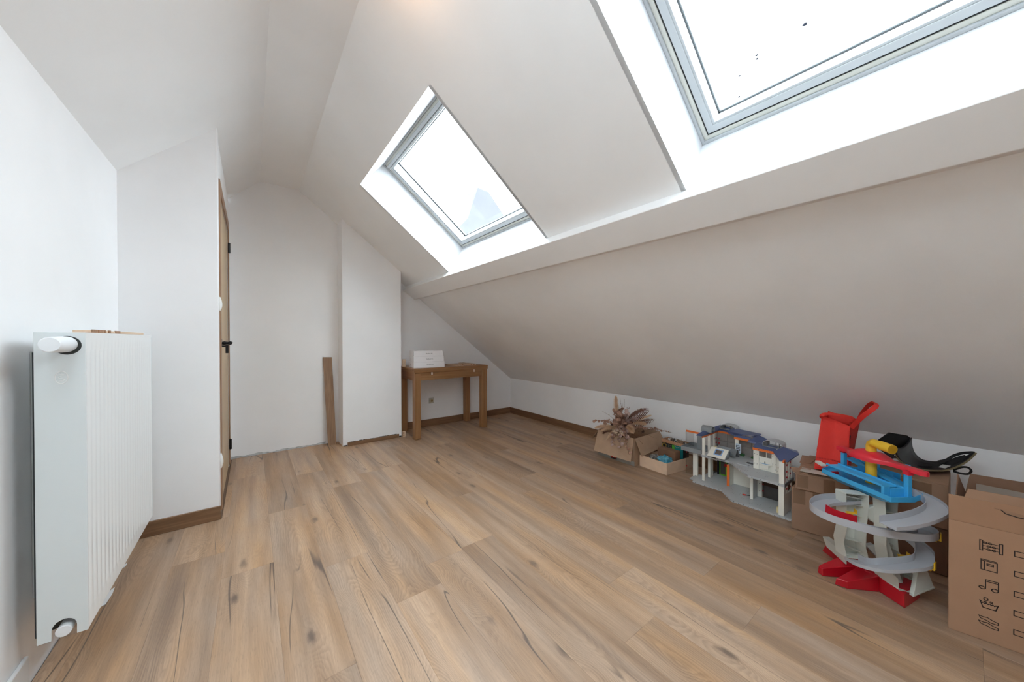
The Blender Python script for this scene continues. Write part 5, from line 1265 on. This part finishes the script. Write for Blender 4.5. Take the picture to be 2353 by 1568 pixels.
# red guard on the second turn, yellow clips
side = []; seg = p2_[34:52]
for i in range(len(seg)):
    t = seg[min(i+1, len(seg)-1)]-seg[max(i-1, 0)]; t.z = 0; t.normalize(); side.append(V(t.y, -t.x, 0))
s_in = 1 if (side[8].dot(V(2.15,0.25,0)-V(seg[8].x,seg[8].y,0)) > 0) else -1
mb = MB(); mb.sweep([(s_in*0.020, 0.002), (s_in*0.030, 0.002), (s_in*0.032, 0.030), (s_in*0.022, 0.034)], seg, side=side); mb.build('red_guard', M_PRED, tw, smooth=True, sharp=40)
def clip(c, yaw, w_=0.018, h=0.030):
    Mx = Matrix.Translation(c) @ Matrix.Rotation(yaw, 4, 'Z'); mb = MB(Mx)
    mb.box(-w_/2, w_/2, -0.003, 0.0, -0.012, h-0.010); mb.box(-w_/2, w_/2, 0.0, 0.030, -0.012, -0.009)
    mb.tube([(0, 0.008, -0.016), (0, 0.030, -0.016)], 0.006, 8); mb.build('yellow_clip', M_PYEL, tw, bevel=0.001)
def out_at(path, i):
    t = path[i+1]-path[i-1]; t.z = 0; t.normalize(); s = V(t.y, -t.x, 0); c = V(2.13, 0.22, 0)
    if s.dot(path[i]-c) < 0: s = -s
    return s
for path, i, w_ in ((p2_, 88, 0.0305), (p3_, 38, 0.0285)):
    s = out_at(path, i); clip(path[i]+s*w_+V(0,0,0.002), atan2(s.y, s.x)+pi/2)
for c in ((2.20,0.165,0.268), (2.175,0.215,0.262), (2.185,0.150,0.175), (2.12,0.30,0.318)):
    clip(V(*c), 0.6, 0.02, 0.016)
# grey towers (hollow shells with ribs)
def shell(pts_f, depth, name, ribs=()):
    """outline (front polygon) made as open-back tray facing the camera side"""
    P = [V(*p) for p in pts_f]; dv = V(*depth); n = len(P)
    mb = MB(); mb.slab([p+dv for p in P], dv.normalized()*0.003)
    for i in range(n):
        a, b = P[i], P[(i+1) % n]; e = (b-a).normalized(); nn = e.cross(dv).normalized()*0.0025
        mb.slab([a, b, b+dv, a+dv], nn)
    for a, b in ribs:
        a, b = V(*a), V(*b); mb.slab([a+dv*0.35, b+dv*0.35, b+dv, a+dv], (0,0,0.002))
    return mb.build(name, M_PGREY2, tw)
dp = (0.030, 0.040, 0)
shell([(2.104,0.325,.388), (2.152,0.262,.388), (2.150,0.262,.340), (2.143,0.268,.250), (2.146,0.270,.160), (2.152,0.262,.110), (2.120,0.325,.098), (2.128,0.335,.160), (2.118,0.322,.240), (2.110,0.325,.330)], dp, 'tower_leg',
      (((2.103,0.324,.372), (2.150,0.264,.364)), ((2.112,0.322,.330), (2.148,0.266,.332)), ((2.115,0.322,.300), (2.145,0.268,.285)), ((2.122,0.328,.170), (2.146,0.268,.170)), ((2.122,0.328,.140), (2.148,0.266,.125))))
shell([(2.150,0.212,.388), (2.196,0.180,.384), (2.196,0.185,.280), (2.192,0.178,.170), (2.215,0.125,.062), (2.120,0.120,.058), (2.085,0.165,.060), (2.140,0.200,.130), (2.138,0.206,.200), (2.142,0.206,.300)], dp, 'tower_leg',
      (((2.145,0.208,.330), (2.195,0.182,.325)), ((2.140,0.204,.190), (2.192,0.178,.185))))
mb = MB(); mb.slab([(2.150,0.120,0.140), (2.178,0.098,0.140), (2.205,0.080,0.064), (2.080,0.128,0.056)], (0.010,0.012,0)); mb.build('sloped_foot', M_PGREY2, tw, bevel=0.001)
mb = MB(); mb.slab([(2.079,0.128,0.0625), (2.205,0.0795,0.0625), (2.205,0.0795,0.070), (2.079,0.128,0.0625)], (0.01,0.012,0)); mb.build('foot_lip', M_PGREY2, tw)
mb = MB(); cpts = []
for i in range(14):
    a = 2*pi*i/14; cpts.append(V(2.180,0.240,0.310)+V(0.030*cos(a), -0.030*cos(a), 0)*0.9+V(0,0,0.034*sin(a)*(1 if sin(a) > 0 else 1.25)))
mb.slab(cpts, (0.012,0.014,0)); mb.build('round_panel', M_PGREY2, tw, bevel=0.003)
mb = MB(); mb.slab([(2.155,0.268,.165), (2.170,0.245,.175), (2.200,0.200,.115), (2.175,0.215,.100)], (0.012,0.014,0.0)); mb.build('lift_plate', mat('toy_tower_mid_grey', rgb(168,170,166), 0.4), tw)  # plate in a darker grey than the tower legs
mb = MB(); mb.slab([(2.115,0.205,.052), (2.085,0.165,.060), (2.085,0.168,.105), (2.110,0.215,.125), (2.135,0.25,.110)], (0.02,0.026,0)); mb.build('lower_bracket', M_PGREY2, tw, bevel=0.002)
mb = MB(); mb.slab([(2.232,0.415,0.062), (2.130,0.330,0.060), (2.128,0.332,0.105), (2.240,0.430,0.100)], (0.006,-0.002,0)); mb.slab([(2.128,0.332,0.1058), (2.240,0.430,0.1008), (2.262,0.41,0.10), (2.15,0.30,0.105)], (0,0,0.002)); mb.build('side_wing', M_PGREY2, tw)
# red foot: long bar with two prongs
def block(nm, lo, hi):
    n = len(lo); mb = MB(); mb.add([V(*p) for p in lo]+[V(*p) for p in hi], [tuple(reversed(range(n))), tuple(range(n, 2*n))]+[(i, (i+1) % n, n+(i+1) % n, n+i) for i in range(n)])
    return mb.build(nm, M_PRED, tw, bevel=0.0025, seg=2)
block('red_foot', [(2.305,0.445,.001), (2.215,0.345,.001), (2.150,0.300,.001), (2.125,0.228,.001), (2.072,0.150,.001), (2.205,0.118,.001), (2.225,0.215,.001), (2.262,0.300,.001), (2.345,0.400,.001)],
      [(2.262,0.425,.056), (2.212,0.350,.058), (2.150,0.300,.062), (2.126,0.228,.062), (2.074,0.152,.058), (2.203,0.120,.062), (2.225,0.215,.062), (2.262,0.300,.062), (2.320,0.395,.056)])
block('red_prong', [(2.235,0.340,.001), (2.180,0.335,.001), (2.084,0.411,.001), (2.074,0.416,.001), (2.058,0.395,.001), (2.195,0.262,.001)],
      [(2.235,0.340,.066), (2.190,0.352,.066), (2.080,0.412,.034), (2.071,0.412,.034), (2.062,0.398,.034), (2.195,0.262,.068)])
block('red_prong', [(2.170,0.300,.001), (2.145,0.285,.001), (2.032,0.350,.001), (2.040,0.310,.001), (2.120,0.226,.001), (2.190,0.240,.001)],
      [(2.170,0.300,.070), (2.142,0.292,.066), (2.034,0.346,.030), (2.041,0.312,.030), (2.122,0.228,.066), (2.190,0.240,.070)])
# blue deck: ship-shaped tray
dk = [(2.268,0.440), (2.075,0.188), (2.150,0.130), (2.225,0.112), (2.285,0.150), (2.430,0.300), (2.420,0.385), (2.330,0.430)]
cxy = V(2.24,0.27,0)
def ringp(s, z): return [V(cxy.x+(x-cxy.x)*s, cxy.y+(y-cxy.y)*s, z) for x, y in dk]
mb = MB(); n = len(dk); rings_ = [ringp(0.62, .385), ringp(0.93, .405), ringp(1.0, .410), ringp(1.0, .431), ringp(0.975, .431), ringp(0.965, .416)]
vs = [p for r in rings_ for p in r]; fs = [tuple(reversed(range(n))), tuple(range(5*n, 6*n))]
for r in range(5): fs += [(r*n+i, r*n+(i+1) % n, (r+1)*n+(i+1) % n, (r+1)*n+i) for i in range(n)]
mb.add(vs, fs); deck = mb.build('blue_deck', M_PBLUE, tw, bevel=0.0012)
mb = MB()
for i in range(9):
    for j in range(26):
        a = (i+0.5)/9; b = (j+0.5)/26; p = V(2.262,0.405,.4165).lerp(V(2.110,0.205,.4165), b)+V(0.045,-0.035,0)*a; mb.box(p.x-0.0012, p.x+0.0012, p.y-0.0012, p.y+0.0012, .4162, .4172)
mb.build('deck_grip', M_PBLUE, deck)['kind'] = 'stuff'
# sloping parking ramp on the deck: channel beam with a square end
def beam(nm, a, b, wv, h, thk, m=M_PBLUE):
    a, b, wv = V(*a), V(*b), V(*wv); mb = MB()
    mb.slab([a, b, b+wv, a+wv], (0,0,0.003)); mb.slab([a, b, b+V(0,0,h), a+V(0,0,h)], wv.normalized()*thk); mb.slab([a+wv, b+wv, b+wv+V(0,0,h), a+wv+V(0,0,h)], -wv.normalized()*thk)
    return mb.build(nm, m, deck, bevel=0.0008)
beam('parking_ramp', (2.232,0.418,.462), (2.115,0.216,.452), (0.050,-0.036,0), 0.010, 0.003)
mb = MB(); mb.slab([(2.098,0.210,.417), (2.118,0.196,.417), (2.118,0.196,.461), (2.098,0.210,.461)], (0.006,0.010,0)); mb.slab([(2.120,0.195,.417), (2.168,0.160,.417), (2.168,0.160,.450), (2.120,0.195,.450)], (0.006,0.010,0))
mb.slab([(2.168,0.160,.417), (2.183,0.185,.417), (2.183,0.185,.458), (2.168,0.160,.458)], (-0.003,0.002,0)); mb.build('ramp_stop', M_PBLUE, deck, bevel=0.001)
beam('rear_ramp', (2.360,0.375,.480), (2.262,0.180,.425), (0.036,-0.026,0), 0.010, 0.003)
beam('rear_ramp', (2.390,0.330,.430), (2.330,0.205,.430), (0.030,-0.02,0), 0.030, 0.003)
mb = MB(); mb.slab([(2.222,0.432,.452), (2.240,0.418,.452), (2.262,0.448,.458), (2.246,0.462,.458)], (0,0,0.010)); mb.build('ramp_tip', M_PGREY2, deck, bevel=0.001)
mb = MB(); mb.tube([(2.248,0.398,.4245), (2.272,0.382,.4245)], 0.007, 10); mb.tube([(2.222,0.120,.4225), (2.245,0.132,.4225)], 0.010, 12); mb.build('red_button', M_PRED, deck)['kind'] = 'stuff'
for x, y in ((2.345,0.372), (2.172,0.150), (2.395,0.265), (2.262,0.160)):
    mb = MB(); Mx = Matrix.Translation((x, y, 0)) @ Matrix.Rotation(-0.6, 4, 'Z'); mb.M = Mx; mb.box(-0.0095, 0.0095, -0.0075, 0.0075, .4165, .530); mb.build('blue_post', M_PBLUE, tw, bevel=0.0015)
# red canopy: long board with a domed middle
ax0, ax1 = V(2.338,0.392,0), V(2.150,0.098,0); ad = (ax1-ax0).normalized(); aw = V(ad.y, -ad.x, 0)
if aw.x < 0: aw = -aw
L_ = (ax1-ax0).length; N1 = 40; rows_ = []
def halfw(t):
    s = 0.016+0.040*math.exp(-((t-0.40)/0.20)**4); return s*(1 if t > 0.03 else 0.9)*(1 if t < 0.94 else sqrt(max(0.08, 1-((t-0.94)/0.065)**2)))
def ztop(t, f): return .540+0.022*math.exp(-((t-0.40)/0.17)**4)*(1-abs(f)**3)+0.002
mb = MB(); F_ = [-1, -0.92, -0.6, -0.25, 0, 0.25, 0.6, 0.92, 1]; vs = []; k = len(F_)
for i in range(N1+1):
    t = i/N1; c = ax0+ad*L_*t; hw = halfw(t); sh = aw*0.004
    for f in F_: vs.append(c+aw*hw*f+sh+V(0,0,ztop(t, f)-(0.004 if abs(f) == 1 else 0)))
    for f in F_: vs.append(c+aw*hw*f+sh+V(0,0,.524))
fs = []
for i in range(N1):
    o0, o1 = i*2*k, (i+1)*2*k
    for j in range(k-1): fs += [(o0+j, o0+j+1, o1+j+1, o1+j), (o0+k+j, o1+k+j, o1+k+j+1, o0+k+j+1)]
    fs += [(o0, o1, o1+k, o0+k), (o0+k-1, o0+2*k-1, o1+2*k-1, o1+k-1)]
fs += [tuple(list(range(k))+list(reversed(range(k, 2*k))))]; e = N1*2*k; fs += [tuple(list(range(e, e+k))+list(reversed(range(e+k, e+2*k))))]
mb.add(vs, fs); mb.build('red_canopy', M_PRED2, tw, smooth=True, sharp=50)
for x, y in ((2.345,0.372), (2.172,0.150)):
    mb = MB(Matrix.Translation((x, y, 0)) @ Matrix.Rotation(-0.6, 4, 'Z')); mb.box(-0.013, 0.013, -0.011, 0.011, .512, .530); mb.build('post_cap', M_PRED2, tw, bevel=0.0015)
# yellow pipe with elbow
px_, py_ = 2.262, 0.268
mb = MB(); mb.tube([(px_, py_, .417), (px_, py_, .560)], 0.0195, 24); mb.build('yellow_pipe', M_PYEL, tw, smooth=True)
el = [V(px_,py_,.556), V(px_,py_,.585), V(px_-0.004,py_-0.003,.596), V(px_-0.014,py_-0.010,.603), V(px_-0.030,py_-0.018,.606)]
mb = MB(); mb.tube(el, 0.0185, 24); mb.build('pipe_elbow', M_PYEL, tw, smooth=True, sharp=50)
e1, e2 = V(px_-0.030,py_-0.018,.606), V(px_-0.090,py_-0.090,.601); d = (e2-e1).normalized()
mb = MB(); mb.tube([e1-d*0.010, e1+d*0.022], 0.0172, 24); mb.build('pipe_sleeve', M_PYEL, tw, smooth=True, sharp=50)
mb = MB(); q = e1+d*0.020; r = 0.0200; mb.tube([q, q+d*0.052, q+d*0.052, q+d*0.012], [r, r, r*0.88, r*0.86], 24, cap=True); mb.build('pipe_mouth', M_PYEL, tw, smooth=True, sharp=50)

# ================================================================= red bag on the boxes
M_BAG = mat('red_nonwoven', rgb(232, 54, 44), 0.7, bump=0.25, bscale=260, mottle=0.06, mscale=20)
M_BAGIN = mat('red_nonwoven_inside', rgb(150, 12, 20), 0.75, bump=0.2, bscale=260)
bag = thing('gift_bag', 'red fabric carrier bag standing on the torn brown box', 'bag', (2.66, 0.46, 0.345))
zb0 = 0.3475
lo = [V(2.516,0.520,zb0), V(2.560,0.392,zb0), V(2.735,0.405,zb0), V(2.690,0.545,zb0)]
hi = [V(2.585,0.503,0.640), V(2.592,0.388,0.600), V(2.770,0.372,0.612), V(2.745,0.505,0.645)]
def side_panel(a0, a1, b1_, b0_, gus, nseg=(10, 14)):
    """bottom a0->a1, top b0->b1, gusset folded inwards by vector gus"""
    nu, nv = nseg; vs = []
    for j in range(nv+1):
        v = j/nv
        for i in range(nu+1):
            uu = i/nu; p = a0.lerp(a1, uu).lerp(b0_.lerp(b1_, uu), v); fold = (1-abs(2*uu-1)); p = p+gus*fold*(0.25+0.75*v)
            p = p+V(0,0,0)+gus.normalized()*0.003*mnoise.noise(p*30); vs.append(p)
    return vs, [(j*(nu+1)+i, j*(nu+1)+i+1, (j+1)*(nu+1)+i+1, (j+1)*(nu+1)+i) for j in range(nv) for i in range(nu)]
def thick(mb, vs, fs, off):
    n = len(vs); mb.add(vs, fs); mb.add([p+off for p in vs], [tuple(reversed(f)) for f in fs])
names = [(0,1,V(0.018,0.004,0)), (1,2,V(-0.004,0.022,0)), (2,3,V(-0.01,0,0)), (3,0,V(0,-0.012,0))]
for a, b, g in names:
    vs, fs = side_panel(lo[a], lo[b], hi[b], hi[a], g); mb = MB(); mb.add(vs, fs); o = mb.build('bag_side', M_BAG, bag, smooth=True, sharp=30, recalc=False)
    s_ = o.modifiers.new('solid', 'SOLIDIFY'); s_.thickness = 0.0016
mb = MB(); mb.slab(lo, (0,0,0.002)); mb.build('bag_bottom', M_BAG, bag)
def strap(nm, cps, wd_, m, view, parent, th=0.0014):
    pts = catmull(cps, 8); wl = []
    for i in range(len(pts)):
        t = pts[min(i+1, len(pts)-1)]-pts[max(i-1, 0)]; wl.append(t.cross(V(*view)).normalized())
    for i in range(1, len(wl)):
        if wl[i].dot(wl[i-1]) < 0: wl[i] = -wl[i]
    mb = MB(); mb.ribbon(pts, wl, wd_, th); return mb.build(nm, m, parent, smooth=True, sharp=50)
strap('bag_handle', [(2.582,0.500,0.615), (2.562,0.500,0.636), (2.560,0.490,0.652), (2.590,0.462,0.655), (2.625,0.415,0.648), (2.655,0.385,0.636), (2.668,0.378,0.600)], 0.018, M_BAG, (0.6,0.3,-0.75), bag)
strap('bag_handle', [(2.600,0.384,0.590), (2.585,0.363,0.625), (2.560,0.329,0.675), (2.558,0.299,0.712), (2.576,0.287,0.733), (2.613,0.300,0.738), (2.650,0.325,0.716), (2.700,0.351,0.672), (2.735,0.375,0.612)], 0.022, M_BAG, (0.85,0.45,-0.25), bag)
mb = MB()
for i in range(14):   # ghost of dark script on the side gusset
    t = i/13; p = lo[1].lerp(lo[2], 0.56).lerp(hi[1].lerp(hi[2], 0.56), 0.38+0.30*t)+V(-0.006+0.004*sin(9*t),0.0185,0)
    mb.tube([p+V(0.006*sin(13*t),-0.006,0), p+V(0.007*cos(11*t),-0.006,0.010)], 0.0014, 5)
mb.build('dark_script', mat('dark_ink', rgb(60,20,26), 0.7), bag)['kind'] = 'stuff'
mb = MB()
for i in range(24):   # stitch marks near the hem
    t = i/24; p = lo[0].lerp(lo[1], t*0.8+0.05).lerp(hi[0].lerp(hi[1], t*0.8+0.05), 0.20)+V(0.012*(1-abs(2*t-1))-0.0035,0,0); mb.tube([p, p+V(-0.0006,0,0.008)], 0.0007, 4)
mb.build('stitches', M_BAGIN, bag)['kind'] = 'stuff'

# ================================================================= black curved shell with straps
M_SHELL = mat('black_shell', rgb(13, 13, 15), 0.42, spec=0.3); M_EDGE = mat('olive_piping', rgb(120, 108, 78), 0.6); M_STRAP = mat('black_webbing', rgb(16, 16, 18), 0.7)
sh = thing('curved_shell', 'glossy black curved shell with webbing straps lying on the worn taped box', 'carrier', (2.70, 0.13, 0.43))
NEAR = catmull([(2.456,0.223,0.564), (2.462,0.217,0.538), (2.471,0.211,0.514), (2.490,0.196,0.486), (2.507,0.171,0.466), (2.537,0.142,0.455), (2.587,0.104,0.447), (2.645,0.066,0.446), (2.712,0.028,0.462), (2.784,0.0,0.482), (2.847,-0.023,0.511)], 4)
FAR = catmull([(2.773,0.183,0.555), (2.774,0.183,0.525), (2.777,0.180,0.499), (2.774,0.170,0.471), (2.786,0.148,0.445), (2.805,0.121,0.437), (2.820,0.097,0.438), (2.838,0.071,0.446), (2.846,0.040,0.462), (2.853,0.010,0.480), (2.861,-0.021,0.511)], 4)
vs = []; kk = 9; NS = len(NEAR)
for a_, b_ in zip(NEAR, FAR):
    ln_ = (b_-a_).length
    for j in range(kk):
        f = j/(kk-1); vs.append(a_.lerp(b_, f)+V(0.0,0.0,-0.10*ln_*sin(pi*f)))
fs = [(i*kk+j, i*kk+j+1, (i+1)*kk+j+1, (i+1)*kk+j) for i in range(NS-1) for j in range(kk-1)]
mb = MB(); mb.add(vs, fs); o = mb.build('shell', M_SHELL, sh, smooth=True, sharp=60, recalc=False); s_ = o.modifiers.new('solid', 'SOLIDIFY'); s_.thickness = 0.005
mb = MB(); mb.slab([(2.600,0.285,0.535), (2.618,0.278,0.548), (2.704,0.250,0.577), (2.765,0.192,0.564), (2.775,0.183,0.553), (2.765,0.181,0.505), (2.700,0.192,0.470), (2.560,0.235,0.470)], (0.006,0.008,0)); mb.build('back_plate', M_SHELL, sh, bevel=0.004, seg=3)
mb = MB(); mb.tube(NEAR, 0.0038, 6); mb.build('piping', M_EDGE, sh, smooth=True)
mb = MB(); mb.slab([(2.350,0.256,0.582), (2.456,0.225,0.566), (2.463,0.219,0.538), (2.473,0.205,0.500), (2.410,0.216,0.512), (2.350,0.245,0.555)], (0.006,0.008,0)); mb.build('front_band', M_SHELL, sh, bevel=0.003)
for q in ((2.430,0.222,0.561), (2.434,0.219,0.544), (2.440,0.214,0.521)):
    mb = MB(); mb.tube([(q[0],q[1]+0.001,q[2]), (q[0]-0.006,q[1]-0.004,q[2]+0.002)], [0.0045, 0.002], 10); mb.build('rivet', mat('bright_rivet', rgb(220,220,220), 0.2, 0.9), sh)
vw = (0.78,0.05,-0.33)
strap('strap', [(2.731,0.089,0.462), (2.764,0.064,0.472), (2.799,0.045,0.489), (2.838,0.020,0.501), (2.870,-0.008,0.506), (2.868,-0.020,0.508)], 0.012, M_STRAP, vw, sh, 0.002)
strap('strap', [(2.760,0.062,0.452), (2.791,0.044,0.466), (2.817,0.025,0.478), (2.843,0.005,0.487)], 0.020, M_STRAP, vw, sh, 0.002)
strap('strap', [(2.709,0.043,0.440), (2.774,0.019,0.446), (2.815,0.0,0.440), (2.810,-0.009,0.427), (2.763,0.002,0.420), (2.718,0.023,0.428), (2.693,0.043,0.438)], 0.009, M_STRAP, vw, sh, 0.002)
mb = MB(); mb.slab([(2.668,0.087,0.450), (2.716,0.076,0.455), (2.732,0.051,0.452), (2.677,0.067,0.448)], (0,0,0.001)); mb.build('care_label', mat('grey_label', rgb(190,190,186), 0.6), sh)
mb = MB(); mb.slab([(2.62,0.200,0.421), (2.74,0.110,0.421), (2.76,0.150,0.421), (2.64,0.24,0.421)], (0,0,0.012)); mb.build('underside_pad', M_STRAP, sh)
